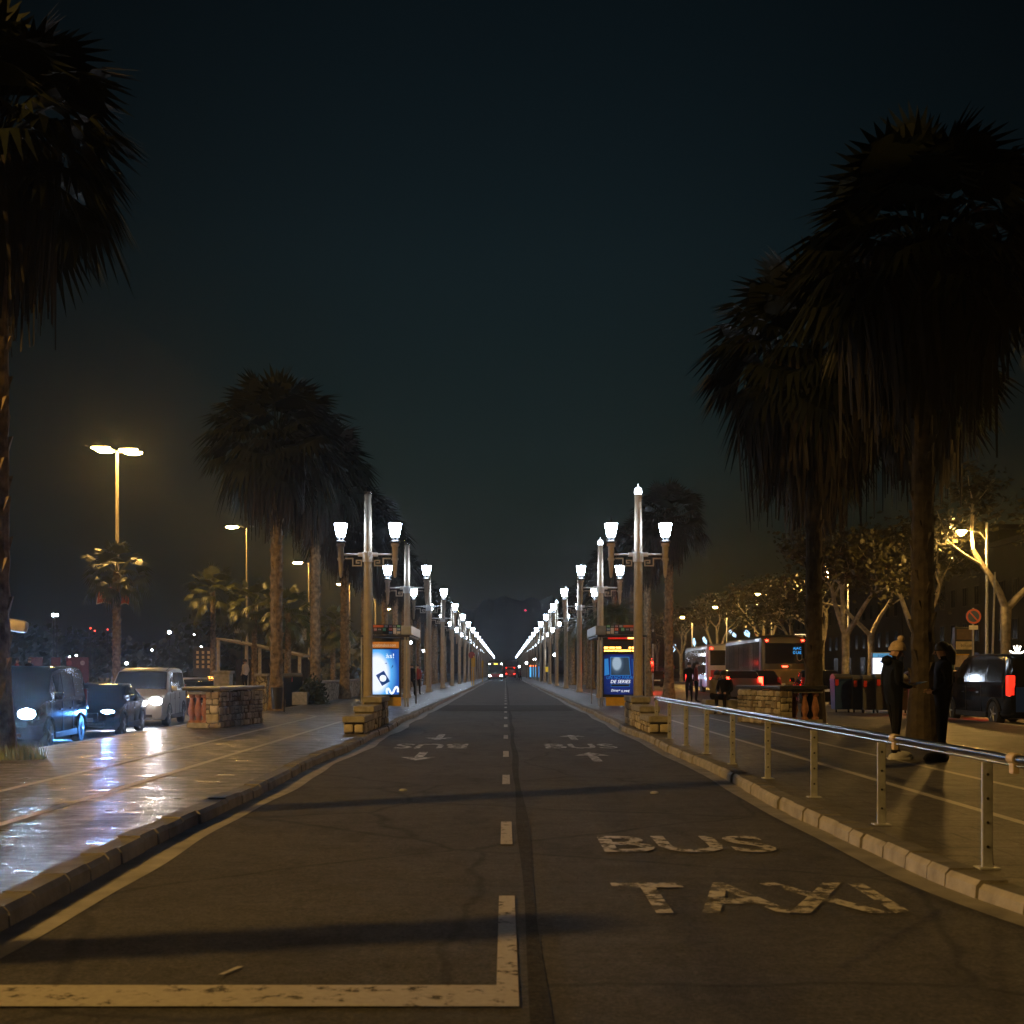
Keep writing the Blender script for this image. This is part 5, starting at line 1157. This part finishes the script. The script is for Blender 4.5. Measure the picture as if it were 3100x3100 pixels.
person('person in dark clothes seated on the stone block nearest the balustrade', (px(2196, 36.4), 36.4, PAVE), R(-30), 'blackcloth', 'blackcloth', SIT, None, 'people waiting along the right pavement', fingers=False, scale=1.06)
person('person standing in dark red clothes left of the seated pair', (px(2108, 50), 50, PAVE), R(80), 'red_cloth', 'blackcloth', None, None, 'people waiting along the right pavement', fingers=False, hairlong=True)
person('person standing beside the slim palm, back to the road', (px(2092, 51), 51.5, PAVE), R(180), 'blackcloth', 'jeans', None, None, 'people waiting along the right pavement', fingers=False)
person('person walking behind the left bus shelter in a dark blue coat', (px(1246, 62), 62, PAVE), R(160), 'navy', 'jeans', WALK, None, 'walkers on the left pavement', fingers=False)
person('person walking in a red jacket behind the left lampposts', (px(1263, 66), 66, PAVE), R(170), 'red_cloth', 'jeans', WALK, None, 'walkers on the left pavement', fingers=False)
person('person in black crossing the far end of the road', (px(1569, 190), 190, 0), R(90), 'blackcloth', 'blackcloth', WALK, None, 'people crossing the far road', fingers=False)
person('person in a red top crossing the far end of the road', (px(1575, 192), 192, 0), R(90), 'red_cloth', 'jeans', WALK, None, 'people crossing the far road', fingers=False)
for i, (x, tp, lab) in enumerate([(20, 'grey_cloth', 'person in a pale top far behind the dark van, leftmost'), (40, 'red_cloth', 'person in an orange-red top far behind the dark van'), (66, 'blackcloth', 'person in black with bare arms far behind the dark van'), (723, 'beige', 'person in a light jacket standing by the lit pavilion')]):
    person(lab, (px(x, 62), 62 + i * 0.5, LOW + (0.75 if i < 3 else 0.7)), R(30 + 70 * i), tp, 'jeans', None, None, 'people on the far side of the left street', fingers=False)
o = MB().bbox(px(2170, 36.9), px(2236, 36.9), 36.5, 37.3, PAVE - 0.01, PAVE + 0.44, 0.03).build('stone_block', M['stone_slab']); tag(o, 'low stone block seat under the seated pair', 'stone seat')
o = MB().bbox(px(2128, 37.3), px(2168, 37.3), 36.8, 37.5, PAVE - 0.01, PAVE + 0.44, 0.03).build('stone_block', M['stone_slab']); tag(o, 'second low stone block seat left of the first', 'stone seat')
# ================================================================== street furniture, far things
def bins(specs, base_z, rz, group, where):
    bl = {}
    for i, (x, y, w_, h, c, word) in enumerate(specs):
        t = thing('waste_container', '%s waste container %s' % (word, where[i]), 'waste container', (x, y, base_z), rz, group)
        m_ = mat('container_' + word.replace(' ', '_'), c, 0.45, 0, 0.15)
        b = MB()
        lo, hi = 0.10, h - 0.14
        b.add([(-w_ * .44, -.38, lo), (w_ * .44, -.38, lo), (w_ * .44, .38, lo), (-w_ * .44, .38, lo), (-w_ / 2, -.45, hi), (w_ / 2, -.45, hi), (w_ / 2, .45, hi), (-w_ / 2, .45, hi)], [(0, 1, 2, 3), (4, 5, 6, 7), (0, 1, 5, 4), (1, 2, 6, 5), (2, 3, 7, 6), (3, 0, 4, 7)])
        b.bbox(-w_ / 2 - 0.008, w_ / 2 + 0.008, -0.47, 0.47, hi - 0.05, hi + 0.0, 0.01).build('body', m_, t)
        l = MB(); n = 7; vs = []
        for k in range(n + 1):
            yy = -0.49 + 0.98 * k / n; vs += [(-w_ / 2 + 0.01, yy, hi + 0.01 + 0.15 * math.sin(math.pi * k / n * 0.8 + 0.25)), (w_ / 2 - 0.01, yy, hi + 0.01 + 0.15 * math.sin(math.pi * k / n * 0.8 + 0.25))]
        base = [(v[0], v[1], hi + 0.002) for v in vs]
        l.add(vs + base, [(2 * k, 2 * k + 1, 2 * k + 3, 2 * k + 2) for k in range(n)] + [(16 + 2 * k, 16 + 2 * k + 1, 2 * k + 1, 2 * k) for k in (0, n)] + [(2 * k, 2 * k + 2, 18 + 2 * k, 16 + 2 * k) for k in range(n)] + [(2 * k + 1, 2 * k + 3, 19 + 2 * k, 17 + 2 * k) for k in range(n)])
        l.build('lid', mat('container_lid', (0.10, 0.085, 0.05), 0.4, 0, 0.15), t)
        rf = MB().lathe([(0.06, -0.004), (0.05, 0.004)], (-w_ / 2 + 0.07, -0.455, hi - 0.17), 10, 'y')
        rf.bbox(-w_ / 2 + 0.02, -w_ / 2 + 0.13, -0.478, -0.45, hi - 0.20, hi - 0.02, 0.01).build('reflector', mat('red_reflector', (0.95, 0.08, 0.05), 0.35, 0, 0.05), t)
        for sx in (-1, 1):
            MB().lathe([(0.055, -0.02), (0.055, 0.02)], (sx * w_ * 0.36, -0.3, 0.056), 10, 'x').build('castor', M['black'], t)
bins([(px(2545, 38.4), 38.4, 0.54, 1.22, (0.03, 0.085, 0.24), 'blue'), (px(2590, 38.3), 38.2, 0.38, 1.18, (0.045, 0.07, 0.11), 'dark blue'), (px(2624, 38.0), 38.0, 0.42, 1.18, (0.17, 0.17, 0.17), 'grey'), (px(2668, 37.8), 37.8, 0.50, 1.22, (0.12, 0.11, 0.10), 'brown grey'), (px(2716, 37.6), 37.6, 0.5, 1.22, (0.05, 0.03, 0.02), 'brown')], PAVE, R(-6), 'waste containers in a row at the right',
     ['at the left end of the row by the right street', 'second in the row, beside the blue one', 'in the middle of the row by the right street', 'just left of the person in the bobble hat', 'half hidden behind the person in the bobble hat'])
bins([(px(818, 47), 47.0, 0.6, 1.62, (0.02, 0.022, 0.022), 'black'), (px(858, 48), 48.0, 0.6, 1.68, (0.03, 0.03, 0.025), 'dark grey'), (px(893, 49), 49.0, 0.55, 1.7, (0.025, 0.028, 0.02), 'dark green')], LOW, R(15), 'waste containers behind the left palms',
     ['with red reflector left of the rough lit palm trunk', 'with red reflector just right of the rough lit palm trunk', 'at the right end beside the long low wall'])
for (x, y, w_, h, lab) in [(px(795, 43), 43, 0.40, 1.70, 'pale rubble stone pier behind the left balustrade end'), (px(676, 41.5), 41.5, 0.55, 1.80, 'plain pinkish stone pier above the left balustrade coping')]:
    t = thing('stone_pier', lab, 'stone pier', (x, y, LOW)); MB().bbox(-w_ / 2, w_ / 2, -w_ / 2, w_ / 2, 0, h - 0.1, 0.02).build('shaft', M['rubble'] if w_ < 0.5 else M['stone_slab'], t)
    MB().bbox(-w_ / 2 - 0.05, w_ / 2 + 0.05, -w_ / 2 - 0.05, w_ / 2 + 0.05, h - 0.098, h, 0.015).build('cap', M['stone_slab'], t)
t = thing('low_wall', 'long low dark stone wall running behind the left palms', 'wall', (-8.35, 0, LOW))
MB().bbox(-0.18, 0.18, 50, 84, 0, 1.25, 0.02).build('wall', M['rubble'], t); MB().bbox(-0.24, 0.24, 49.9, 84.1, 1.255, 1.36, 0.02).build('coping', M['stone_slab'], t)
o = MB().bbox(px(890, 47.5), px(936, 47.5), 47, 47.9, PAVE - 0.01, PAVE + 0.5, 0.03).build('stone_block', M['stone_slab']); tag(o, 'grey stone block seat beside the dark bush on the left', 'stone seat')
t = thing('litter_bin', 'slim dark litter bin at the foot of the rough lit palm', 'litter bin', (px(838, 38.6), 38.6, PAVE)); MB().lathe([(0.16, 0.1), (0.2, 0.75), (0.2, 0.8), (0.17, 0.8)], (0, 0, 0), 16).build('basket', M['dark_metal'], t, True); MB().tube([(0.24, 0, 0), (0.24, 0, 0.95)], 0.025, 8).build('post', M['dark_metal'], t)

# lit bus panel, totem, boards, no-parking sign
t = thing('bus_zone_panel', 'glowing white map panel with a blue zonabus header', 'sign panel', (px(2676, 46), 46, 0.12)); w_ = 0.46
MB().bbox(-w_, w_, 0, 0.16, 0.85, 2.05, 0.02).build('casing', M['alu'], t); MB().bbox(-0.05, 0.05, 0.03, 0.13, 0, 0.85, 0.01).build('post', M['alu'], t)
mp = MB().box(-w_ + 0.03, w_ - 0.03, -0.006, -0.001, 0.9, 1.84).build('map', M['screen_white'], t)
for (a, b, c, d) in ((-0.15, 0.10, 1.66, 1.72), (-0.22, 0.0, 1.02, 1.06), (0.08, 0.26, 1.4, 1.44)):
    MB().box(a, b, -0.012, -0.008, c, d).build('map_mark', M['ink_blue'], mp)
hb_ = MB().box(-w_ + 0.03, w_ - 0.03, -0.006, -0.001, 1.86, 2.02).build('header', emit('zone_header', (0.10, 0.42, 0.75), 0.6), t); lettering('zonabus', 0.6, 0.12, M['ink_blue'], hb_, (0.05, -0.010, 1.94))
t = thing('information_totem', 'tall information totem with a yellow bcn.cat panel', 'totem', (px(2918, 50), 50, 0.0))
MB().bbox(-0.38, 0.38, 0, 0.3, 0, 3.30, 0.02).build('column', M['dark_metal'], t)
MB().bbox(-0.30, 0.34, -0.012, -0.001, 2.78, 3.22, 0.004).build('brown_panel', mat('brown_panel', (0.16, 0.10, 0.05), 0.6), t)
q = MB().bbox(-0.34, 0.34, -0.012, -0.001, 2.36, 2.70, 0.004).build('yellow_panel', mat('pale_yellow_panel', (0.62, 0.50, 0.26), 0.5), t); lettering('bcn.cat', 0.46, 0.12, M['black'], q, (0.10, -0.016, 2.54))
t = thing('notice_board', 'notice board with red and green edges below the totem panel', 'notice board', (px(2906, 48.5), 48.5, 0.0))
MB().bbox(-0.38, 0.34, 0, 0.08, 1.30, 2.10, 0.01).build('board', mat('board_buff', (0.40, 0.33, 0.24), 0.6), t); MB().box(-0.38, -0.35, -0.006, -0.001, 1.32, 2.08).build('red_edge', M['red_cloth'], t); MB().box(-0.33, -0.24, -0.006, -0.001, 1.32, 2.08).build('green_edge', mat('dark_green', (0.02, 0.07, 0.05), 0.6), t)
MB().box(-0.20, 0.33, -0.006, -0.001, 1.34, 1.62).build('blue_field', mat('dark_blue_sheet', (0.015, 0.03, 0.08), 0.6), t); MB().bbox(-0.42, 0.36, -0.05, 0.12, 2.102, 2.15, 0.01).build('hood', M['yellow'], t)
for sx in (-0.3, 0.3): MB().tube([(sx, 0.04, 0), (sx, 0.04, 1.3)], 0.03, 8).build('leg', M['dark_metal'], t)
t = thing('narrow_sign', 'narrow yellow upright sign beside the notice board', 'sign', (px(2948, 48), 48, 0.0)); MB().bbox(-0.13, 0.13, 0, 0.05, 0.9, 1.85, 0.01).build('plate', mat('sign_yellow', (0.6, 0.42, 0.12), 0.5), t); sheet('emblem', M['red_cloth'], disc(0, 1.3, 0.17, 20, 0.5), t, -0.002); MB().tube([(0, 0.03, 0), (0, 0.03, 0.9)], 0.03, 8).build('post', M['dark_metal'], t)
t = thing('no_parking_sign', 'round blue no-parking sign with red rim and a small plate below', 'traffic sign', (px(2947, 42), 42, 0.12))
zc = pz(1866, 42) - 0.12
MB().tube([(0, 0.04, 0), (0, 0.04, zc + 0.3)], 0.035, 10).build('post', M['zinc'], t); MB().lathe([(0.27, -0.012), (0.27, 0.012)], (0, 0, zc), 32, 'y').build('sign_face', mat('sign_blue', (0.012, 0.035, 0.13), 0.4), t)
red = mat('sign_red', (0.5, 0.06, 0.02), 0.4); r_ = MB(); n = 32
vs = [(q * math.cos(6.2832 * k / n), -0.016, zc + q * math.sin(6.2832 * k / n)) for q in (0.265, 0.20) for k in range(n)]; r_.add(vs, [(k, (k + 1) % n, n + (k + 1) % n, n + k) for k in range(n)])
c, s = math.cos(R(-48)), math.sin(R(-48)); r_.add([(a * c - b * s, -0.018, zc + a * s + b * c) for a, b in ((-0.21, -0.022), (0.21, -0.022), (0.21, 0.022), (-0.21, 0.022))], [(0, 1, 2, 3)]); r_.build('red_ring', red, t)
MB().bbox(-0.16, 0.16, -0.01, 0.01, zc - 0.47, zc - 0.32, 0.02).build('plate', M['white'], t)
o = MB().tube([(px(3000, 45), 45, 0.12), (px(3012, 45), 45, 5.2)], [0.05, 0.035], 8).build('slim_pole', M['zinc']); tag(o, 'slim leaning pole between the no-parking sign and the right edge tree', 'pole')
car('pale_van', 'pale van parked behind the totem at right', 'van', 'van', P_silver, (px(3005, 50), 49, 0), R(180), None, None, gr)
car('dark_car', 'dark car with lit roof edge behind the blue waste container', 'car', 'hatch', P_black, (px(2556, 47), 52.0, 0), R(172), None, None, gr)

# traffic signals and yellow signs
def signal(lab, x, y, base, h, lit, rz=0.0, yellow=False):
    t = thing('traffic_signal', lab, 'traffic light', (x, y, base), rz, 'traffic signals'); m_ = M['yellow'] if yellow else M['black']
    MB().tube([(0, 0, 0), (0, 0, h + 0.6)], 0.05, 8).build('post', M['yellow'] if yellow else M['zinc'], t)
    MB().bbox(-0.14, 0.14, -0.2, -0.06, h - 0.42, h + 0.42, 0.03).build('housing', m_, t)
    for k, z in enumerate((0.28, 0.0, -0.28)):
        ln = MB().lathe([(0.09, -0.21), (0.06, -0.235), (0.01, -0.245)], (0, 0, h + z), 14, 'y'); ln.build('lens', M[lit] if (lit and k == 0) else M['black'], t, True)
    return t
M['signal_red'] = emit('signal_red', (1.0, 0.015, 0.008), 22)
sg_ = signal('traffic signal glowing red right of the nearest right lamppost', px(1972, 80), 80, PAVE, 1.62, 'signal_red')
sl = bpy.data.lights.new('signal_lamp', 'POINT'); sl.energy = 320; sl.color = (1.0, 0.03, 0.012); sl.shadow_soft_size = 0.07; so = bpy.data.objects.new('signal_lamp', sl); COL.objects.link(so); so.parent = sg_; so.location = (0, -0.36, 1.9)
signal('high traffic signal seen from behind above the glowing red one', px(1977, 84), 84, PAVE, 3.7, None)
signal('yellow traffic signal in the left row of lampposts, nearer one', px(1434, 112), 112, PAVE, 2.2, None, R(180), True)
signal('yellow traffic signal just left of the oncoming bus', px(1461, 155), 155, PAVE, 2.3, None, R(180), True)
t = thing('stop_sign_post', 'yellow stop plate on a post among the right lampposts', 'sign', (px(1659, 130), 130, PAVE)); MB().tube([(0, 0, 0), (0, 0, 2.3)], 0.04, 8).build('post', M['zinc'], t); MB().bbox(-0.28, 0.28, -0.05, -0.02, 1.3, 1.85, 0.01).build('plate', emit('yellow_plate', (0.9, 0.6, 0.05), 0.5), t)
t = thing('no_entry_sign', 'round dark sign above the nearer yellow signal on the left', 'traffic sign', (px(1428, 113), 113, PAVE)); MB().tube([(0, 0.03, 0), (0, 0.03, 3.2)], 0.04, 8).build('post', M['yellow'], t); MB().lathe([(0.32, -0.01), (0.32, 0.01)], (0, 0, 2.9), 20, 'y').build('sign_face', mat('sign_red_dark', (0.2, 0.02, 0.02), 0.5), t)

# globe lamps and other far lights
def globe(lab, x, y, z, r=0.16, base=PAVE, m_='globe', g='small globe lamps'):
    t = thing('globe_lamp', lab, 'lamp', (x, y, base), 0, g)
    MB().lathe([(0.06, 0), (0.04, 0.3), (0.03, z - base - r)], (0, 0, 0), 8).build('post', M['dark_metal'], t, True)
    MB().ellipsoid((0, 0, z - base), (r, r, r), 12, 8).build('glass_globe', M[m_], t, True)
for (x, y_, Y, r, lab) in [(1679, 1982, 145, 0.18, 'globe lamp among the right lampposts, nearest of the low ones'), (1618, 1996, 199, 0.22, 'globe lamp beside the far bus shelter'), (1594, 2007, 260, 0.22, 'globe lamp left of the far bus shelter'), (1572, 2018, 300, 0.22, 'pinkish globe lamp above the crossing people'),
                           (1242, 1945, 84, 0.11, 'globe lamp right of the left bus shelter roof'), (1282, 1970, 118, 0.11, 'farther globe lamp right of the left bus shelter')]:
    globe(lab, px(x, Y), Y, pz(y_, Y), r)
for (x, y_, Y, r, lab) in [(162, 1862, 110, 0.15, 'left bulb of the twin white park lamp'), (172, 1862, 110, 0.13, 'right bulb of the twin white park lamp'), (513, 1914, 120, 0.16, 'white park lamp right of the silver van roof'), (223, 2000, 100, 0.13, 'bright white lamp low above the dark car'),
                           (231, 1984, 130, 0.09, 'small blue-white lamp above the low bright one'), (210, 1989, 140, 0.09, 'small white lamp left of the low bright one'), (588, 1921, 150, 0.07, 'tiny white lamp far right in the park'), (610, 1958, 150, 0.09, 'tiny blue lamp near the lit lattice kiosk'), (460, 1968, 160, 0.1, 'tiny white lamp behind the silver van'), (383, 2008, 90, 0.10, 'white lamp just above the silver van windscreen')]:
    globe(lab, px(x, Y), Y, pz(y_, Y), r, LOW, g='small lamps in the dark park')
M['beacon'] = emit('red_beacon', (1.0, 0.05, 0.02), 8)
for (x, y_, lab) in [(287, 1910, 'red lamp far in the park, brightest'), (274, 1902, 'orange-red lamp left of the brightest red one'), (326, 1906, 'faint red lamp right of the brightest red one')]:
    globe(lab, px(x, 150), 150, pz(y_, 150), 0.09, LOW, 'beacon', 'red lamps far in the park')
car('distant_car', 'distant car with white headlights right of the left shelter panel', 'car', 'hatch', P_black, (px(1204, 158), 158, LOW), 0, 'headlight', None, gq)
car('distant_car', 'farther distant car with white headlights on the left street', 'car', 'hatch', P_black, (px(1276, 200), 200, LOW), 0, 'headlight', None, gq)

# hanging light decorations of the right street
def deco(lab, x, y_, Y, w_, h, tilt):
    t = thing('light_decoration', lab, 'light decoration', (px(x, Y), Y, pz(y_, Y)), 0, 'hanging light decorations over the right street')
    s = MB().prism([(0, -h / 2), (w_ / 2, -h * 0.1), (w_ * 0.3, h / 2), (-w_ * 0.35, h * 0.4), (-w_ / 2, 0)], 'y', -0.05, 0.05); s.xf(Matrix.Rotation(R(tilt), 4, 'Y')); s.build('glowing_panel', emit('blue_white_deco', (0.45, 0.7, 1.0), 1.7), t)
    MB().tube([(0, 0, h * 0.3), (0, 0.1, h * 0.5 + 2.5)], 0.012, 5).build('wire', M['dark_metal'], t)
for a in [('blue-white hanging light right of the lamppost, lowest', 2041, 1962, 170, 0.5, 1.2, 10), ('hanging light above the white coach nose', 2101, 1945, 150, 0.45, 1.1, -8), ('hanging light above the white coach roof', 2134, 1940, 150, 0.45, 1.1, -25), ('small round hanging light left of the forked tree', 2211, 1912, 130, 0.35, 0.4, 0), ('small tilted hanging light beside the round one', 2223, 1923, 130, 0.4, 0.6, -35), ('largest hanging light left of the three-forked tree', 2262, 1919, 130, 0.6, 0.9, -30)]: deco(*a)
t = thing('light_curtain', 'curtain of warm fairy lights beside the dark palm trunk', 'fairy lights', (px(2408, 75), 75, 0)); b_ = MB(); k = random.Random(3)
for i in range(14):
    for j in range(10):
        x = i * 0.058; z = 3.78 - j * 0.085
        if j < 1 + i * 0.75: b_.ellipsoid((x + k.uniform(-.01, .01), 0, z), (0.014,) * 3, 5, 3)
b_.build('bulbs', emit('fairy_bulb', (1.0, 0.75, 0.4), 7), t); MB().tube([(-0.05, 0.03, 3.83), (0.85, 0.03, 3.83)], 0.01, 5).build('wire', M['dark_metal'], t)

# banners, park pavilion, kiosk, red hoarding, sign box
t = thing('street_banner', 'red banner with pale lettering on the mast behind the young palm', 'banner', (px(353, 67.6), 67.6, 0), 0, 'red banners on the mast')
red_b = mat('banner_red', (0.55, 0.11, 0.035), 0.7); pale = mat('banner_pale', (0.62, 0.50, 0.30), 0.7)
def banner(t, x0, x1, z0, z1, txt):
    n = 8; vs = []
    for k in range(n + 1):
        f = k / n; x = x0 + (x1 - x0) * f; d = 0.10 * math.sin(f * 5); vs += [(x - 0.10, d, z0 + 0.10 * math.sin(math.pi * f)), (x, d * 0.3, z1)]
    MB().add(vs, [(2 * k, 2 * k + 2, 2 * k + 3, 2 * k + 1) for k in range(n)]).build('cloth', red_b, t, fix=False)
    e = MB(); e.add([(v[0], v[1] - 0.01, v[2]) for v in vs[0::2]] + [(v[0], v[1] - 0.01, v[2] + 0.05) for v in vs[0::2]], [(k, k + 1, n + 2 + k, n + 1 + k) for k in range(n)])
    e.add([(vs[0][0], -0.012, vs[0][2]), (vs[0][0] + 0.04, -0.012, vs[0][2]), (x0 + 0.03, -0.012, z1), (x0, -0.012, z1)], [(0, 1, 2, 3)]).build('pale_edge', pale, t, fix=False)
    MB().tube([(x0, 0, z1 + 0.02), (x1 + 0.1, 0, z1 + 0.02)], 0.02, 6).build('bracket', M['zinc'], t)
    if txt:
        lettering('LUCKY', 0.46, 0.13, pale, t, ((x0 + x1) / 2 - 0.09, -0.13, (z0 + z1) / 2 + 0.06), shear=0.15); lettering('DOG', 0.34, 0.13, pale, t, ((x0 + x1) / 2 - 0.12, -0.13, (z0 + z1) / 2 - 0.11), shear=0.15)
banner(t, px(297, 67.6) - t.location.x, px(348, 67.6) - t.location.x - 0.12, pz(1830, 67.6), pz(1778, 67.6), True)
t2 = thing('street_banner', 'partly hidden red banner right of the lettered one on the mast', 'banner', (px(353, 67.6), 67.4, 0), 0, 'red banners on the mast')
banner(t2, px(372, 67.6) - t2.location.x, px(400, 67.6) - t2.location.x, pz(1833, 67.6), pz(1785, 67.6), False)
for (x, y0, y1, Y, lab) in [(720, 1873, 1917, 90, 'pale picture banner hanging left of the rough palm trunk'), (918, 1903, 1938, 92, 'pale green picture banner between the tall palms')]:
    t = thing('picture_banner', lab, 'banner', (px(x, Y), Y, LOW), 0, 'picture banners in the park'); z0, z1 = pz(y1, Y) - LOW, pz(y0, Y) - LOW
    MB().bbox(-0.25, 0.25, -0.02, 0.02, z0, z1, 0.005).build('sheet', mat('banner_grey', (0.30, 0.30, 0.25), 0.6, 0, 0.8, 4), t); MB().tube([(0.29, 0, 0), (0.29, 0, z1 + 0.1)], 0.03, 8).build('post', M['dark_metal'], t)
t = thing('park_pavilion', 'open park pavilion with a sloping roof edge and pale columns', 'pavilion', (0, 88, LOW)); xa, xb = px(660, 88), px(925, 88); za, zb = pz(1936, 88) - LOW, pz(1990, 88) - LOW
MB().add([(xa, -1, za), (xb, -1, zb), (xb, 6, zb), (xa, 6, za), (xa, -1, za + 0.14), (xb, -1, zb + 0.14), (xb, 6, zb + 0.14), (xa, 6, za + 0.14)], [(0, 1, 2, 3), (4, 5, 6, 7), (0, 1, 5, 4), (1, 2, 6, 5), (2, 3, 7, 6), (3, 0, 4, 7)]).build('roof', mat('pavilion_roof', (0.25, 0.2, 0.13), 0.7), t)
for f in (0.03, 0.35, 0.5, 0.66, 0.8, 0.95):
    x = xa + (xb - xa) * f; MB().bbox(x - 0.11, x + 0.11, -0.8, -0.58, 0, za + (zb - za) * f - 0.01, 0.01).build('column', mat('pavilion_column', (0.4, 0.34, 0.24), 0.7), t)
MB().bbox(xa + 0.3, xb - 0.3, 4.5, 4.7, 0, zb - 0.1, 0.01).build('back_wall', mat('pavilion_wall', (0.10, 0.08, 0.05), 0.8), t)
t = thing('lattice_kiosk', 'dark kiosk with a grid of small lit panes left of the slim palm', 'kiosk', (px(615, 108), 108, LOW)); MB().bbox(-0.9, 0.9, 0, 1.5, 0, 4.0, 0.03).build('walls', M['dark_metal'], t)
for i in range(3):
    for j in range(4): MB().box(-0.62 + 0.5 * i, -0.40 + 0.5 * i, -0.01, -0.002, 2.1 + 0.43 * j, 2.36 + 0.43 * j).build('pane', emit('kiosk_pane', (0.9, 0.6, 0.25), 0.06), t)
t = thing('red_hoarding', 'row of dark red hoarding panels with a round emblem behind the dark van', 'hoarding', (0, 66, LOW))
for i, (a, b) in enumerate([(85, 128), (155, 182), (200, 268)]):
    pa = MB().bbox(px(a, 66), px(b, 66), 0, 0.08, 0.95, pz(1990, 66) - LOW, 0.01).build('panel', mat('hoarding_red', (0.13, 0.03, 0.025), 0.7), t)
    if i == 2: sheet('emblem', mat('emblem_pale', (0.5, 0.28, 0.2), 0.7), disc(px(250, 66), pz(2007, 66) - LOW, 0.13), pa, -0.004); sheet('emblem', mat('emblem_red', (0.3, 0.06, 0.04), 0.7), disc(px(210, 66), pz(2007, 66) - LOW, 0.15), pa, -0.004)
MB().bbox(px(20, 66), px(560, 66), -0.1, 0.3, 0.0, 0.94, 0.02).build('base_wall', M['stone_slab'], t)
t = thing('sign_box', 'rounded pale sign box sticking out from behind the left edge palm', 'sign', (px(36, 20), 20, pz(1892, 20)))
b_ = MB().bbox(-0.30, 0.27, -0.09, 0.09, -0.105, 0.105, 0.085); b_.xf(Matrix.Rotation(R(9), 4, 'Y')); b_.build('box', mat('sign_box_pale', (0.42, 0.38, 0.30), 0.5), t, True)
MB().tube([(-0.38, 0.02, -2.0 + 0.2), (-0.38, 0.02, 0.2)], 0.05, 10).tube([(-0.38, 0.02, 0.05), (-0.2, 0.0, 0.03)], 0.04, 8).build('post', M['dark_metal'], t)

# dark buildings behind the right-hand trees
bw = [mat('facade_render', (0.018, 0.017, 0.015), 0.9, 0, 0.25, 0.6), mat('facade_stone', (0.022, 0.02, 0.018), 0.9, 0, 0.25, 0.6), mat('facade_dark', (0.015, 0.015, 0.015), 0.9, 0, 0.25, 0.6)]
wg = mat('window_dark', (0.012, 0.012, 0.013), 0.12); wl = emit('window_lit', (0.55, 0.75, 0.85), 0.35); fr_m = mat('window_frame', (0.025, 0.024, 0.022), 0.8)
WFR = MB().box(-0.65, 0.65, -0.06, 0.02, -1.0, -0.88).box(-0.65, 0.65, -0.06, 0.02, 0.88, 1.0).box(-0.65, -0.53, -0.06, 0.02, -0.878, 0.878).box(0.53, 0.65, -0.06, 0.02, -0.878, 0.878).box(-0.03, 0.03, -0.04, 0.0, -0.878, 0.878).mesh('window', fr_m)
WPN = MB().box(-0.525, 0.525, -0.02, -0.005, -0.876, 0.876)
PN_D, PN_L = WPN.mesh('pane', wg), WPN.mesh('pane', wl)
y = 36.0
for i, (ln, h) in enumerate([(26, 13), (22, 15), (30, 13), (24, 15), (34, 14), (40, 15)]):
    lab = ['dark apartment building behind the right edge tree with one lit window', 'dark apartment building behind the totem trees', 'dark apartment building behind the waste containers', 'dark apartment building above the coaches', 'dark building far along the right street', 'farthest dark building of the right street'][i]
    t = thing('apartment_building', lab, 'building', (46.0, y, 0.1), 0, 'dark buildings lining the right street')
    MB().box(0, 14, 0, ln - 0.3, 0, h).build('wall', bw[i % 3], t); MB().bbox(-0.45, 14.2, -0.1, ln - 0.2, h + 0.005, h + 0.5, 0.05).build('cornice', bw[(i + 1) % 3], t)
    n = int(ln / 3.2)
    for f in range(2):
        for k in range(n):
            o = link('window', WFR, t, None, (-0.03, 1.9 + k * (ln - 2.6) / n, 5.2 + 3.6 * f)); o.rotation_euler = (0, 0, R(-90))
            link('pane', PN_L if (i, f, k) in ((0, 0, 5),) else PN_D, o)
    for k in range(n // 2):
        yy = 2.5 + k * (ln - 3) / (n // 2); MB().bbox(-0.05, 0.06, yy - 1.0, yy + 1.0, 0.1, 3.2, 0.02).build('shopfront', wg, t)
    y += ln
t = thing('hilltop_building', 'hilltop building with a red lit sign above the end of the avenue', 'building', (px(1589, 622), 622, pz(1880, 622)))
MB().bbox(-7, 5, 0, 8, -3, 2.6, 0.1).build('wall', mat('hill_building', (0.12, 0.12, 0.11), 0.8), t); MB().box(-2.0, 1.4, -0.2, -0.02, 2.7, 3.6).build('lit_sign', emit('hill_sign', (1.0, 0.16, 0.05), 2.5), t)
MB().ellipsoid((0.2, 0, 5.4), (0.6,) * 3, 8, 6).tube([(0.2, 0, 2.6), (0.2, 0, 5)], 0.1, 5).build('beacon', emit('hill_beacon', (1.0, 0.03, 0.08), 3), t); MB().ellipsoid((4.0, 0, 3.6), (0.6,) * 3, 8, 6).tube([(4, 0, 2.6), (4, 0, 3.4)], 0.1, 5).build('white_lamp', emit('hill_lamp', (0.7, 0.8, 1.0), 4), t)
